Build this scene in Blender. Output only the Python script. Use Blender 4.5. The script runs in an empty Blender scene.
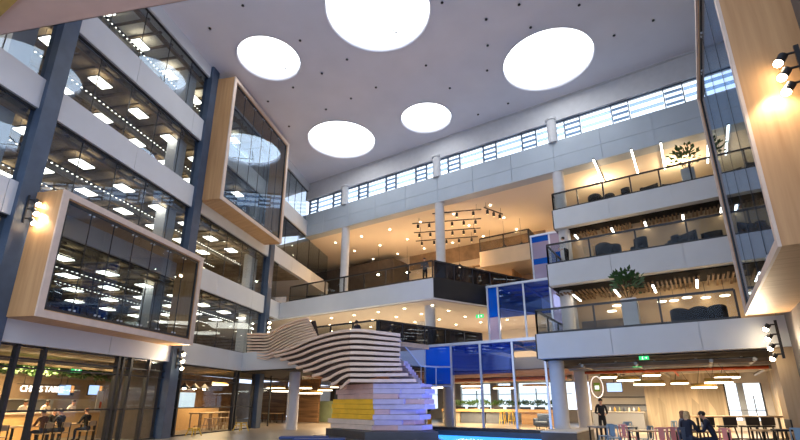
import bpy, bmesh, math, random
from mathutils import Vector, Matrix
random.seed(7)
S = bpy.context.scene
COL = S.collection
PI = math.pi

# ------------------------------------------------------------------ camera geometry
F, CY, PITCH, PHI = 448.5, 268.3, math.radians(16.57), math.radians(33.0)
EYE = Vector((0, 0, 1.65))

def ray(x, y):
    a = (x - 400) / F; b = -(y - CY) / F
    dx, dy, dz = a, math.cos(PITCH) - b * math.sin(PITCH), math.sin(PITCH) + b * math.cos(PITCH)
    c, s = math.cos(PHI), math.sin(PHI)
    return Vector((c * dx - s * dy, s * dx + c * dy, dz))
def on_height(x, y, z):
    d = ray(x, y); return EYE + d * ((z - EYE.z) / d.z)
def on_depth(x, y, Y):
    d = ray(x, y); return EYE + d * (Y / d.y)

cam = bpy.data.cameras.new('camera'); camo = bpy.data.objects.new('camera', cam); COL.objects.link(camo)
camo.location = EYE; camo.rotation_euler = (PI / 2 + PITCH, 0, PHI)
cam.sensor_width = 36; cam.lens = F * 36 / 800; cam.shift_y = (CY - 220) / 800; cam.clip_end = 300
S.camera = camo

# left wall frame: s runs along the wall into the picture, p out into the hall
TH = math.radians(-21.8)
L0 = Vector((-24.42, 19.97, 0)); LD = Vector((math.sin(TH), math.cos(TH), 0)); LN = Vector((math.cos(TH), -math.sin(TH), 0))
LROT = -TH                                  # object rotation so local y runs along s
def LP(s, p, z=0.0): return L0 + LD * s + LN * p + Vector((0, 0, z))
def on_left(x, y, p):
    d = ray(x, y); P = L0 + LN * p - EYE; return EYE + d * (P.dot(LN) / d.dot(LN))
def lmap(v): return LP(v[0], v[1], v[2])
def idm(v): return Vector(v)

# ------------------------------------------------------------------ materials
MATS = {}
def mat(name, col, rough=.5, metal=0., var=0., scale=6., emit=None, estr=0., stretch=None, bump=0., spec=None):
    if name in MATS: return MATS[name]
    m = bpy.data.materials.new(name); m.use_nodes = True
    nt = m.node_tree; b = nt.nodes['Principled BSDF']
    b.inputs['Base Color'].default_value = (*col, 1); b.inputs['Roughness'].default_value = rough; b.inputs['Metallic'].default_value = metal
    if spec is not None: b.inputs['Specular IOR Level'].default_value = spec
    if var or bump:
        tc = nt.nodes.new('ShaderNodeTexCoord'); mp = nt.nodes.new('ShaderNodeMapping')
        if stretch: mp.inputs['Scale'].default_value = stretch
        n = nt.nodes.new('ShaderNodeTexNoise'); n.inputs['Scale'].default_value = scale; n.inputs['Detail'].default_value = 4
        nt.links.new(tc.outputs['Object'], mp.inputs['Vector']); nt.links.new(mp.outputs['Vector'], n.inputs['Vector'])
        if var:
            r = nt.nodes.new('ShaderNodeValToRGB')
            r.color_ramp.elements[0].position = .3; r.color_ramp.elements[1].position = .7
            r.color_ramp.elements[0].color = (*[max(0, c * (1 - var)) for c in col], 1)
            r.color_ramp.elements[1].color = (*[min(1, c * (1 + var)) for c in col], 1)
            nt.links.new(n.outputs['Fac'], r.inputs['Fac']); nt.links.new(r.outputs['Color'], b.inputs['Base Color'])
        if bump:
            bp = nt.nodes.new('ShaderNodeBump'); bp.inputs['Strength'].default_value = bump; bp.inputs['Distance'].default_value = .02
            nt.links.new(n.outputs['Fac'], bp.inputs['Height']); nt.links.new(bp.outputs['Normal'], b.inputs['Normal'])
    if emit:
        b.inputs['Emission Color'].default_value = (*emit, 1); b.inputs['Emission Strength'].default_value = estr
    MATS[name] = m; return m

def glass(name, tint, f0=.04, film=None, filmfac=0.):
    if name in MATS: return MATS[name]
    m = bpy.data.materials.new(name); m.use_nodes = True; nt = m.node_tree; nt.nodes.clear(); N = nt.nodes.new
    out = N('ShaderNodeOutputMaterial'); mix = N('ShaderNodeMixShader'); tr = N('ShaderNodeBsdfTransparent'); gl = N('ShaderNodeBsdfGlossy')
    tr.inputs['Color'].default_value = (*tint, 1); gl.inputs['Roughness'].default_value = 0; gl.inputs['Color'].default_value = (.62, .76, .95, 1)
    lw = N('ShaderNodeLayerWeight'); lw.inputs['Blend'].default_value = .5
    pw = N('ShaderNodeMath'); pw.operation = 'POWER'; pw.inputs[1].default_value = 5
    ml = N('ShaderNodeMath'); ml.operation = 'MULTIPLY_ADD'; ml.inputs[1].default_value = 1 - f0; ml.inputs[2].default_value = f0
    nt.links.new(lw.outputs['Facing'], pw.inputs[0]); nt.links.new(pw.outputs[0], ml.inputs[0]); nt.links.new(ml.outputs[0], mix.inputs['Fac'])
    base = tr.outputs[0]
    if film:
        df = N('ShaderNodeBsdfDiffuse'); df.inputs['Color'].default_value = (*film, 1)
        m2 = N('ShaderNodeMixShader'); m2.inputs['Fac'].default_value = filmfac
        nt.links.new(tr.outputs[0], m2.inputs[1]); nt.links.new(df.outputs[0], m2.inputs[2]); base = m2.outputs[0]
    nt.links.new(base, mix.inputs[1]); nt.links.new(gl.outputs[0], mix.inputs[2]); nt.links.new(mix.outputs[0], out.inputs['Surface'])
    MATS[name] = m; return m

def wood(name, a, b, rough=.45, axis='Z', scale=1.0, plank=0.0):
    """Timber: grain noise stretched along one axis, with board-to-board tone shifts when plank > 0."""
    if name in MATS: return MATS[name]
    m = bpy.data.materials.new(name); m.use_nodes = True; nt = m.node_tree; bs = nt.nodes['Principled BSDF']; N = nt.nodes.new
    tc = N('ShaderNodeTexCoord'); mp = N('ShaderNodeMapping')
    st = {'X': (.5, 9, 9), 'Y': (9, .5, 9), 'Z': (9, 9, .5)}[axis]
    mp.inputs['Scale'].default_value = tuple(v * scale for v in st)
    n = N('ShaderNodeTexNoise'); n.inputs['Scale'].default_value = 1.2; n.inputs['Detail'].default_value = 6
    r = N('ShaderNodeValToRGB'); r.color_ramp.elements[0].position = .3; r.color_ramp.elements[1].position = .72
    r.color_ramp.elements[0].color = (*a, 1); r.color_ramp.elements[1].color = (*b, 1)
    nt.links.new(tc.outputs['Object'], mp.inputs['Vector']); nt.links.new(mp.outputs['Vector'], n.inputs['Vector']); nt.links.new(n.outputs['Fac'], r.inputs['Fac'])
    col = r.outputs['Color']
    if plank:
        mp2 = N('ShaderNodeMapping'); v = N('ShaderNodeTexVoronoi'); v.inputs['Scale'].default_value = 1
        mp2.inputs['Scale'].default_value = {'X': (.35, plank, plank), 'Y': (plank, .35, plank), 'Z': (plank, plank, .35)}[axis]
        mx = N('ShaderNodeMixRGB'); mx.blend_type = 'MULTIPLY'; mx.inputs['Fac'].default_value = .45
        nt.links.new(tc.outputs['Object'], mp2.inputs['Vector']); nt.links.new(mp2.outputs['Vector'], v.inputs['Vector'])
        bw = N('ShaderNodeRGBToBW'); nt.links.new(v.outputs['Color'], bw.inputs[0])
        nt.links.new(col, mx.inputs[1]); nt.links.new(bw.outputs[0], mx.inputs[2]); col = mx.outputs[0]
    nt.links.new(col, bs.inputs['Base Color']); bs.inputs['Roughness'].default_value = rough
    MATS[name] = m; return m

WHITE = mat('ceiling_plaster', (.78, .78, .84), .85, var=.03, scale=.6)
FASCIA = mat('fascia_panel', (.64, .66, .68), .6, var=.04, scale=.8)
CONC = mat('concrete', (.60, .60, .61), .75, var=.04, scale=3)
STEEL = mat('navy_steel', (.055, .085, .14), .45, var=.15, scale=2)
DARK = mat('dark_metal', (.018, .019, .022), .4)
DARKCEIL = mat('dark_soffit', (.26, .21, .15), .8, var=.4, scale=1.5)
DUCT = mat('galvanised_duct', (.33, .32, .30), .4, .6, var=.15, scale=3)
FLOOR = mat('polished_floor', (.30, .25, .20), .3, var=.08, scale=1.2)
CARPET = mat('office_carpet', (.34, .28, .21), .9, var=.2, scale=8)
WARMWALL = mat('warm_plaster', (.72, .60, .44), .8, var=.05, scale=1)
PALEWALL = mat('pale_plaster', (.62, .60, .57), .8, var=.04, scale=1)
DARKWALL = mat('dark_wall', (.075, .060, .05), .7, var=.2, scale=2)
BROWNWALL = mat('brown_wall', (.24, .165, .10), .7, var=.25, scale=1.5)
OAK = wood('oak_cladding', (.46, .245, .10), (.60, .35, .16), .5, 'Z', .7)
OAKH = wood('oak_boards', (.50, .29, .13), (.64, .40, .20), .5, 'X', .7)
PALEOAK = mat('pale_timber_edge', (.66, .53, .44), .5, var=.06, scale=4)
LINING = wood('limed_boards', (.66, .56, .42), (.82, .73, .56), .6, 'Z', .8, plank=3)
OLDWOOD = wood('reclaimed_boards', (.16, .08, .035), (.38, .21, .09), .6, 'X', .8, plank=4)
SLATW = wood('slat_timber', (.76, .56, .43), (.88, .69, .55), .5, 'X', .6)
CEILSLAT = wood('ceiling_slat_timber', (.09, .05, .022), (.26, .15, .065), .6, 'Y', .7)
YELLOWW = mat('yellow_paint', (.85, .48, .03), .5, var=.1, scale=3)
PINKW = mat('rose_lit_plank', (.62, .40, .36), .5, var=.1, scale=3)  # pink cast of the blue light on the planks, put into their colour
LILACW = mat('lilac_lit_plank', (.52, .46, .58), .5, var=.1, scale=3)  # violet cast of the blue light on planks and treads, held in the colour
BLACKSLAB = mat('charcoal_plinth', (.045, .047, .055), .45, var=.15, scale=3)
GLASS = glass('window_glass', (.80, .83, .84), .06)
CLEAR = glass('clear_glass', (.93, .95, .95), .01)
RAILG = glass('railing_glass', (.84, .86, .86), .008)
MESHG = glass('smoked_glass', (.25, .25, .26), .03, (.03, .03, .035), .35)
BLUEG = glass('blue_film_glass', (.05, .30, .95), .04, (.01, .20, .95), .55)
DBLUE = glass('dark_blue_glass', (.36, .48, .88), .04, (.02, .12, .55), .12)
LILACG = glass('pale_lilac_film_glass', (.80, .78, .95), .04, (.72, .68, .95), .45)
SKYL = mat('skylight_diffuser', (.9, .9, .9), .5, emit=(.93, .97, 1.0), estr=5.0)
DAY = mat('daylit_glazing', (.8, .8, .8), .4, emit=(.84, .93, 1.0), estr=1.7)
DAYG = mat('daylit_ground_window', (.8, .8, .8), .4, emit=(.74, .88, 1.0), estr=1.5)
PANEL = mat('lit_light_panel', (.9, .9, .9), .4, emit=(1, .93, .80), estr=9.0)
DOTS = mat('lit_led_dot', (.9, .9, .9), .4, emit=(1, .92, .78), estr=5.0)
BULB = mat('lit_bulb', (.9, .9, .9), .4, emit=(1, .80, .52), estr=45.0)
WARMLED = mat('lit_warm_led', (.9, .9, .9), .4, emit=(1, .78, .48), estr=9.0)
RINGLED = mat('lit_ring_led', (.9, .9, .9), .4, emit=(1, .86, .62), estr=6.0)
AMBER = mat('amber_shade', (.75, .45, .10), .4, var=.1, scale=6)
SCREEN = mat('lit_screen', (.1, .1, .1), .3, emit=(.45, .62, .95), estr=1.5)
SCREENR = mat('lit_screen_menu', (.1, .1, .1), .3, emit=(.85, .35, .08), estr=1.2)
SIGNW = mat('lit_white_letter', (.9, .9, .9), .4, emit=(1, .98, .95), estr=1.3)
EXITG = mat('lit_green_sign', (.02, .35, .1), .4, emit=(.02, .55, .16), estr=1.3)
EXITW = mat('sign_pictogram', (.9, .9, .9), .4, emit=(.9, 1, .9), estr=1.2)
BLUELED = mat('lit_blue_water', (.02, .2, .6), .15, emit=(.04, .32, 1.0), estr=1.8)
POTW = mat('white_pot', (.72, .72, .72), .4)
LEAF = mat('leaf_green', (.045, .11, .03), .6, var=.5, scale=20)
STEM = mat('stem_brown', (.10, .06, .03), .7)
BLACKP = mat('black_seat', (.02, .02, .022), .5)
CHARF = mat('charcoal_fabric', (.028, .026, .026), .9, var=.2, scale=20)
TEALF = mat('blue_grey_fabric', (.10, .13, .19), .85, var=.15, scale=20)
PINKM = mat('rose_metal', (.78, .32, .30), .45)
BLUEM = mat('sky_blue_metal', (.22, .36, .52), .45)
GREYM = mat('grey_metal', (.30, .32, .34), .4, .5)
YELM = mat('yellow_metal', (.75, .50, .05), .45)
REDPIPE = mat('red_pipe', (.60, .09, .02), .45)
TABLET = wood('table_timber', (.46, .31, .17), (.60, .43, .26), .45, 'X', 1)
GREENP = mat('green_panel', (.30, .36, .20), .6, var=.1, scale=3)
GREYPANEL = mat('slate_panel', (.12, .135, .17), .6, var=.1, scale=3)
BRUSHED = mat('brushed_rail', (.62, .66, .74), .3, .7)
CHW0 = mat('poster_white', (.72, .68, .62), .6)
SKIN = mat('skin', (.55, .31, .21), .55)
SKIND = mat('dark_skin', (.18, .085, .05), .55)
EYEM = mat('eye_dark', (.02, .015, .012), .3)
LIPM = mat('lip', (.38, .14, .11), .5)

# ------------------------------------------------------------------ mesh builder
class MB:
    def __init__(s): s.v = []; s.f = []; s.m = []; s.sm = []
    def add(s, vs, fs, mi=0, smooth=False):
        o = len(s.v); s.v += [Vector(v) for v in vs]
        for f in fs: s.f.append([i + o for i in f]); s.m.append(mi); s.sm.append(smooth)
        return s
    def box(s, a, b, c, mp=idm, mi=0):
        vs = [mp((x, y, z)) for z in c for y in b for x in a]
        return s.add(vs, [(0, 2, 3, 1), (4, 5, 7, 6), (0, 1, 5, 4), (2, 6, 7, 3), (0, 4, 6, 2), (1, 3, 7, 5)], mi)
    def cbox(s, c, d, mi=0, mp=idm):
        return s.box((c[0] - d[0] / 2, c[0] + d[0] / 2), (c[1] - d[1] / 2, c[1] + d[1] / 2), (c[2] - d[2] / 2, c[2] + d[2] / 2), mp, mi)
    def rbox(s, c, d, r=.02, mi=0, mp=idm):
        """box with chamfered edges"""
        bm = bmesh.new(); bmesh.ops.create_cube(bm, size=1)
        for v in bm.verts: v.co = Vector((v.co.x * d[0], v.co.y * d[1], v.co.z * d[2]))
        bmesh.ops.bevel(bm, geom=list(bm.edges), offset=min(r, min(d) * .45), segments=2, affect='EDGES', profile=.6)
        bm.verts.index_update()
        s.add([mp((v.co.x + c[0], v.co.y + c[1], v.co.z + c[2])) for v in bm.verts], [[v.index for v in f.verts] for f in bm.faces], mi, False); bm.free()
        return s
    def prism(s, poly, z0, z1, mi=0, mp=idm):
        n = len(poly)
        vs = [mp((p[0], p[1], z0)) for p in poly] + [mp((p[0], p[1], z1)) for p in poly]
        fs = [list(range(n))[::-1], [n + i for i in range(n)]] + [(i, (i + 1) % n, n + (i + 1) % n, n + i) for i in range(n)]
        return s.add(vs, fs, mi)
    def cyl(s, a, b, r, r2=None, n=12, mi=0, cap=True):
        a, b = Vector(a), Vector(b); r2 = r if r2 is None else r2
        d = (b - a).normalized(); u = d.orthogonal().normalized(); w = d.cross(u)
        vs = [a + (u * math.cos(2 * PI * i / n) + w * math.sin(2 * PI * i / n)) * r for i in range(n)] + \
             [b + (u * math.cos(2 * PI * i / n) + w * math.sin(2 * PI * i / n)) * r2 for i in range(n)]
        s.add(vs, [(i, (i + 1) % n, n + (i + 1) % n, n + i) for i in range(n)], mi, True)
        if cap: s.add(vs, [list(range(n))[::-1], [n + i for i in range(n)]], mi)
        return s
    def tube(s, pts, r, n=8, mi=0):
        for a, b in zip(pts[:-1], pts[1:]): s.cyl(a, b, r, n=n, mi=mi)
        return s
    def bar(s, a, b, w, h, mi=0):
        """rectangular bar from a to b, w across, h in height"""
        a, b = Vector(a), Vector(b); d = (b - a).normalized(); up = Vector((0, 0, 1))
        if abs(d.z) > .98: up = Vector((0, 1, 0))
        x = d.cross(up).normalized() * w / 2; y = x.normalized().cross(d) * h / 2
        vs = [a - x - y, a + x - y, a + x + y, a - x + y, b - x - y, b + x - y, b + x + y, b - x + y]
        return s.add(vs, [(0, 3, 2, 1), (4, 5, 6, 7), (0, 1, 5, 4), (1, 2, 6, 5), (2, 3, 7, 6), (3, 0, 4, 7)], mi)
    def lathe(s, c, prof, n=20, mi=0):
        c = Vector(c); k = len(prof)
        vs = [c + Vector((r * math.cos(2 * PI * i / n), r * math.sin(2 * PI * i / n), z)) for i in range(n) for r, z in prof]
        return s.add(vs, [(i * k + j, ((i + 1) % n) * k + j, ((i + 1) % n) * k + j + 1, i * k + j + 1) for i in range(n) for j in range(k - 1)], mi, True)
    def ball(s, c, r, n=10, mi=0, sc=(1, 1, 1)):
        bm = bmesh.new(); bmesh.ops.create_uvsphere(bm, u_segments=n, v_segments=max(6, n // 2 + 1), radius=r); bm.verts.index_update()
        s.add([Vector((v.co.x * sc[0], v.co.y * sc[1], v.co.z * sc[2])) + Vector(c) for v in bm.verts], [[v.index for v in f.verts] for f in bm.faces], mi, True); bm.free()
        return s
    def build(s, name, mats, parent=None, off=None):
        me = bpy.data.meshes.new(name); me.from_pydata([v for v in s.v], [], s.f)
        for m in (mats if isinstance(mats, (list, tuple)) else [mats]): me.materials.append(m)
        me.polygons.foreach_set('material_index', s.m); me.polygons.foreach_set('use_smooth', s.sm); me.update()
        o = bpy.data.objects.new(name, me); COL.objects.link(o)
        if parent:
            o.parent = parent
            if off is not None: o.location = -Vector(off)
        return o

def tag(o, label=None, cat=None, group=None, kind=None):
    if label: o['label'] = label
    if cat: o['category'] = cat
    if group: o['group'] = group
    if kind: o['kind'] = kind
    return o
def thing(name, label, cat, loc=(0, 0, 0), rz=0, group=None):
    o = bpy.data.objects.new(name, None); COL.objects.link(o); o.location = loc; o.rotation_euler = (0, 0, rz); o.empty_display_size = .2
    return tag(o, label, cat, group)
def struct(name, mb, m, label=None, cat=None, parent=None):
    o = mb.build(name, m, parent)
    if not parent: tag(o, label, cat, None, 'structure')
    return o
CHILDREN = {}
def dup(root, loc, rz=None, label=None, group=None):
    r = root.copy(); COL.objects.link(r); r.location = loc
    if rz is not None: r.rotation_euler = (0, 0, rz)
    if label: r['label'] = label
    if group: r['group'] = group
    for ch in list(root.children):
        c = ch.copy(); COL.objects.link(c); c.parent = r
        for g in list(ch.children):
            d = g.copy(); COL.objects.link(d); d.parent = c
    return r
def lamp(name, kind, loc, energy, color, size=.3, target=None, spot=60):
    l = bpy.data.lights.new(name, kind); l.energy = energy; l.color = color
    if kind == 'AREA': l.shape = 'SQUARE'; l.size = size
    elif kind in ('POINT', 'SPOT'): l.shadow_soft_size = size
    if kind == 'SPOT': l.spot_size = math.radians(spot); l.spot_blend = .6
    o = bpy.data.objects.new(name, l); COL.objects.link(o); o.location = loc
    if target is not None: o.rotation_euler = (Vector(target) - Vector(loc)).to_track_quat('-Z', 'Y').to_euler()
    return o
WARM = (1, .72, .42); WARM2 = (1, .80, .56)

# ------------------------------------------------------------------ floors and ceiling
CZ = 20.7
SKY = [(-4.59, 22.91, 2.58), (-18.08, 13.9, 1.82), (-20.04, 22.72, 2.58), (-13.26, 23.8, 1.81), (-10.87, 14.67, 2.70)]
def filled(name, outer, holes, z, th, m):
    cu = bpy.data.curves.new(name, 'CURVE'); cu.dimensions = '2D'; cu.fill_mode = 'BOTH'; cu.extrude = th / 2
    def spl(pts):
        sp = cu.splines.new('POLY'); sp.points.add(len(pts) - 1); sp.use_cyclic_u = True
        for q, p in zip(sp.points, pts): q.co = (p[0], p[1], 0, 1)
    spl(outer)
    for x, y, r in holes: spl([(x + r * math.cos(2 * PI * i / 72), y + r * math.sin(2 * PI * i / 72)) for i in range(72)])
    t = bpy.data.objects.new(name, cu); COL.objects.link(t); bpy.context.view_layer.update()
    me = bpy.data.meshes.new_from_object(t.evaluated_get(bpy.context.evaluated_depsgraph_get())); bpy.data.objects.remove(t)
    me.materials.clear(); me.materials.append(m); me.name = name
    for p in me.polygons: p.use_smooth = False
    o = bpy.data.objects.new(name, me); COL.objects.link(o); o.location = (0, 0, z + th / 2); return o
tag(filled('ceiling', [(-36, -6), (6, -6), (6, 27.4), (-36, 27.4)], SKY, CZ, .5, WHITE), 'flat pale ceiling pierced by round skylights', 'ceiling', None, 'structure')
sky_lab = ['large round skylight near the clerestory, rightmost of the five', 'small round skylight above the upper timber glass box',
           'large round skylight by the corner of glazed wall and clerestory', 'small round skylight in mid ceiling near the clerestory', 'largest round skylight, cut by the top of the view']
for (x, y, r), lb in zip(SKY, sky_lab):
    t = thing('skylight', lb, 'skylight', (x, y, CZ), 0, 'round skylights in the ceiling')
    MB().lathe((0, 0, 0), [(r + .05, -.02), (r - .06, -.02), (r - .06, .55), (r + .05, .55)], 72).build('rim', WHITE, t)
    MB().lathe((0, 0, .42), [(r - .05, 0), (r * .8, .18), (r * .5, .32), (r * .2, .4), (.001, .42)], 48).build('diffuser', SKYL, t)
    b = MB(); b.bar((-r * .1, r * .2, .36), (-r * .05, r * .85, .36), .05, .05); b.bar((-r * .05, r * .7, .36), (r * .6, r * .72, .36), .05, .05)
    b.build('glazing_strut', GREYM, t)
DL = [(-18.94, 10.61), (-16.28, 10.62), (-14.27, 16.33), (-16.28, 16.4), (-18.67, 16.35), (-21.07, 16.43), (-14.28, 19.2), (-16.28, 19.18), (-18.43, 19.15), (-21.99, 19.18),
      (-7.83, 15.9), (-6.4, 18.06), (-7.02, 19.77), (-7.81, 21.6), (-10.67, 19.24), (-4.66, 18.1), (-4.62, 19.83), (-2.15, 19.76), (-7.84, 25.27), (-1.0, 22.83), (.87, 22.85), (-15.52, 13.82), (-10.4, 21.8), (-10.0, 25.3)]
dl = MB().lathe((0, 0, 0), [(.001, -.005), (.065, -.02), (.075, -.06), (.05, -.08), (.001, -.08)], 14).build('ceiling_downlight', DARK)
for i, (x, y) in enumerate(DL):
    o = dl if i == 0 else dl.copy()
    if i: COL.objects.link(o)
    o.location = (x, y, CZ + .005); tag(o, 'tiny dark downlight dotted in the pale ceiling among the skylights', 'downlight', 'ceiling downlights')

b = MB().box((-40, 12), (-14, 48), (-.3, 0)); struct('floor', b, FLOOR, 'polished stone-coloured ground floor of the atrium', 'floor')

# ------------------------------------------------------------------ left wall: slabs, columns, glazing, offices
def panels(mb, s0, s1, p0, z0, z1, step, mp, t=.05, g=.02):
    n = max(1, round((s1 - s0) / step)); w = (s1 - s0) / n
    for i in range(n): mb.box((s0 + i * w + g / 2, s0 + (i + 1) * w - g / 2), (p0 - t, p0), (z0, z1), mp)
SL = [(3.5, 4.6, 1.2), (7.55, 8.75, 3.0), (11.66, 12.85, 13.0), (15.7, 17.0, 7.1)]
SN = ['ground storey', 'first floor', 'second floor', 'third floor']
for (z0, z1, e), nm in zip(SL, ['first floor', 'second floor', 'third floor', 'fourth floor']):
    m = MB().box((-27, e), (-10, -.06), (z0 + .02, z1 - .02), lmap); panels(m, -16.4 - 4.2 * 3, e, 0, z0, z1, 4.2, lmap)
    struct('slab', m, FASCIA, 'pale panelled edge of the %s along the glazed left wall' % nm, 'floor slab')
    c = MB().box((-27, min(e, 7)), (-9.9, -.35), (z0 - .04, z0 + .01), lmap); struct('ceiling', c, DARKCEIL, 'dark exposed office ceiling under the %s slab' % nm, 'ceiling')
    c = MB().box((-27, e), (-9.9, -.3), (z1 - .03, z1 + .01), lmap); struct('floor', c, CARPET, 'dark office floor on the %s slab' % nm, 'floor')
m = MB().box((-27, 7.1), (-10, 0), (19.95, CZ), lmap); struct('trim_1', m, FASCIA, 'pale upstand above the top floor glazing', 'trim')
for a, h in (((-27, 28), (4.6, CZ)), ((-27, 28.0), (0, 3.5))):
    struct('partition', MB().box(a, (-10.3, -10), h, lmap), BROWNWALL, 'brown rear wall of the offices behind the left glazing', 'wall')
CS = [-16.4, -7.8, .95]
for i, s in enumerate(CS):
    m = MB().box((s - .3, s + .3), (-.35, .16), (0, CZ), lmap)
    struct('column', m, STEEL, ['navy steel column, first from the left, rising past the lower glass box', 'navy steel column between lower and upper glass boxes', 'dark steel column under the far end of the upper glass box'][i], 'column')
    for z0, z1 in ((4.6, 7.55), (8.75, 11.66), (12.85, 15.7), (17, 19.95)):
        c = MB().box((s - 1.25, s - .5), (-1.3, -.7), (z0, z1), lmap); o = struct('pillar', c, CONC, 'concrete pillar inside the glazing', 'column')
EDG = [-25.2, -16.4, -7.8, .95, 7.1]
WN = 0
FL = [(4.6, 7.55), (8.75, 11.66), (12.85, 15.7), (17.0, 19.95)]
for k, (z0, z1) in enumerate(FL):
    for i in range(4):
        a, b_ = EDG[i], EDG[i + 1]
        if k == 0 and i == 3: continue
        if k in (1, 2) and i == 3: b_ = 2.6 if k == 1 else 13
        WN += 1
        w = MB().box((a + .05, b_ - .05), (-.17, -.15), (z0, z1), lmap).build('window_%d' % WN, GLASS)
        tag(w, 'frameless office glazing, %s, bay %d from the left' % (SN[k + 1] if k < 3 else 'top floor', i + 1), 'window', None, 'structure')
        f = MB(); n = 5 if b_ - a > 5 else 2
        for q in range(1, n): s = a + (b_ - a) * q / n; f.box((s - .012, s + .012), (-.18, -.14), (z0, z1), lmap)
        f.box((a, b_), (-.2, -.12), (z1 - .08, z1), lmap); f.box((a, b_), (-.2, -.12), (z0, z0 + .05), lmap); f.build('frame', DARK, w)
# light panels hanging in the offices
t0 = thing('office_light_panel', 'x', 'ceiling light')
MB().cbox((0, 0, 0), (.58, .80, .05)).build('housing', DARK, t0); MB().cbox((0, 0, -.04), (.53, .75, .04)).build('diffuser', PANEL, t0)
b = MB();
for q in (-.35, .35): b.cyl((0, q, .02), (0, q, .42), .008, n=5)
b.build('cord', GREYM, t0); MB().cbox((0, 0, .035), (.5, .6, .02)).build('added_uplight', mat('ceiling_fill_glow', (.9, .9, .9), .4, emit=(1, .80, .52), estr=9.0), t0)  # glowing strip added on top to brighten the office ceilings
first = True
for k, (z0, z1) in enumerate(FL):
    for s in [-22.9 + 2.27 * i for i in range(10 if k else 11)]:
        for p in ((-1.0, -3.05, -5.15, -7.4) if k < 3 else (-1.7, -3.9)):
            nm = SN[k + 1] if k < 3 else 'top floor'
            lb = 'white rectangular light panel hanging in the %s office behind the left glazing' % nm
            loc = LP(s, p, z1 - .47)
            if first: t0.location = loc; t0.rotation_euler = (0, 0, LROT); t0['label'] = lb; t0['group'] = 'office light panels on the ' + nm; first = False
            else: dup(t0, loc, LROT, lb, 'office light panels on the ' + nm)
# dotted LED rails
for k, (z0, z1) in enumerate(FL):
    for p in (-1.95, -4.1):
        nm = SN[k + 1] if k < 3 else 'top floor'
        t = thing('light_rail', 'long dotted led rail, %s row from the glass in the %s office' % ('first' if p > -3 else 'second', nm), 'light rail', LP(-24, p, z1 - .6), 0, 'dotted led rails')
        off = t.location.copy()
        MB().box((-24.5, .5), (p - .05, p + .05), (z1 - .6, z1 - .54), lmap).build('rail', DARK, t, off)
        d = MB(); s = -24.4
        while s < .4: d.box((s, s + .06), (p - .03, p + .03), (z1 - .62, z1 - .6), lmap); s += .24
        tag(d.build('led_dot', DOTS, t, off), kind='stuff')
for k, (z0, z1) in enumerate(FL):
    b = MB(); s = -24.5
    while s < .6: b.box((s, s + .1), (-9.8, -.4), (z1 - .14, z1 - .04), lmap); s += .85
    b.box((-25, .7), (-3.55, -3.45), (z1 - .16, z1 - .04), lmap).box((-25, .7), (-6.3, -6.2), (z1 - .16, z1 - .04), lmap)
    tag(b.build('ceiling_joist', mat('joist', (.16, .12, .08), .8, var=.3, scale=2)), 'dark ceiling joists of the %s office' % (SN[k + 1] if k < 3 else 'top floor'), 'ceiling joists', None, 'structure')
# ducts
for k, (z0, z1) in enumerate(FL):
    b = MB(); b.tube([LP(-25, -2.5, z1 - .38), LP(-14, -2.5, z1 - .38), LP(-13.4, -2.6, z1 - .38), LP(.4, -2.5, z1 - .38)], .17, 12)
    o = b.build('air_duct', DUCT); tag(o, 'round metal air duct under the ceiling of the %s office' % (SN[k + 1] if k < 3 else 'top floor'), 'duct')
    o = MB().box((-25, .2), (-.62, -.4), (z1 - .32, z1 - .2), lmap).build('cable_tray', BROWNWALL); tag(o, 'brown cable tray beside the glass in the %s office' % (SN[k + 1] if k < 3 else 'top floor'), 'cable tray')
# meeting pod with lit strips, second floor middle bay
for q in range(4):
    a = on_depth(222 + q * 3, 271 + q * 5, 17.5); pz = 9.9 - q * .0
for q in range(4):
    o = MB().box((-3.4, -.6), (-4.2 + .5 * q, -4.05 + .5 * q), (10.6 - .28 * q, 10.66 - .28 * q), lmap).build('strip_light', WARMLED)
    tag(o, 'warm linear strip light in the second floor office, %s of four' % ['topmost', 'second from top', 'third from top', 'lowest'][q], 'strip light', 'four strip lights')

# desks on the first floor behind the lower glass box
dk = thing('office_desk', 'x', 'desk')
MB().rbox((0, 0, .73), (.8, 1.6, .04), .01).build('desktop', DARKWALL, dk)
for y in (-.75, .75): MB().cbox((0, y, .355), (.7, .05, .71)).build('leg', DARK, dk)
mo = thing('computer_monitor', 'x', 'monitor')
MB().rbox((0, 0, .36), (.04, .6, .36), .01).build('bezel', DARK, mo); MB().cbox((.0225, 0, .36), (.005, .56, .32)).build('display', mat('dim_display', (.03, .035, .045), .2), mo)
b = MB().cbox((-.03, 0, .1), (.03, .05, .2)).cbox((-.03, 0, .008), (.18, .22, .016)); b.build('stand', DARK, mo)
och = thing('task_chair', 'x', 'chair')
MB().rbox((0, 0, .48), (.46, .48, .08), .03).build('seat', CHARF, och); MB().rbox((-.24, 0, .82), (.06, .44, .5), .03).build('backrest', CHARF, och)
b = MB().cyl((0, 0, .06), (0, 0, .44), .03)
for q in range(5): b.bar((0, 0, .06), (.3 * math.cos(q * 2 * PI / 5), .3 * math.sin(q * 2 * PI / 5), .04), .04, .03)
b.build('base', DARK, och)
ords = ['nearest', 'second', 'third', 'farthest']
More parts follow.
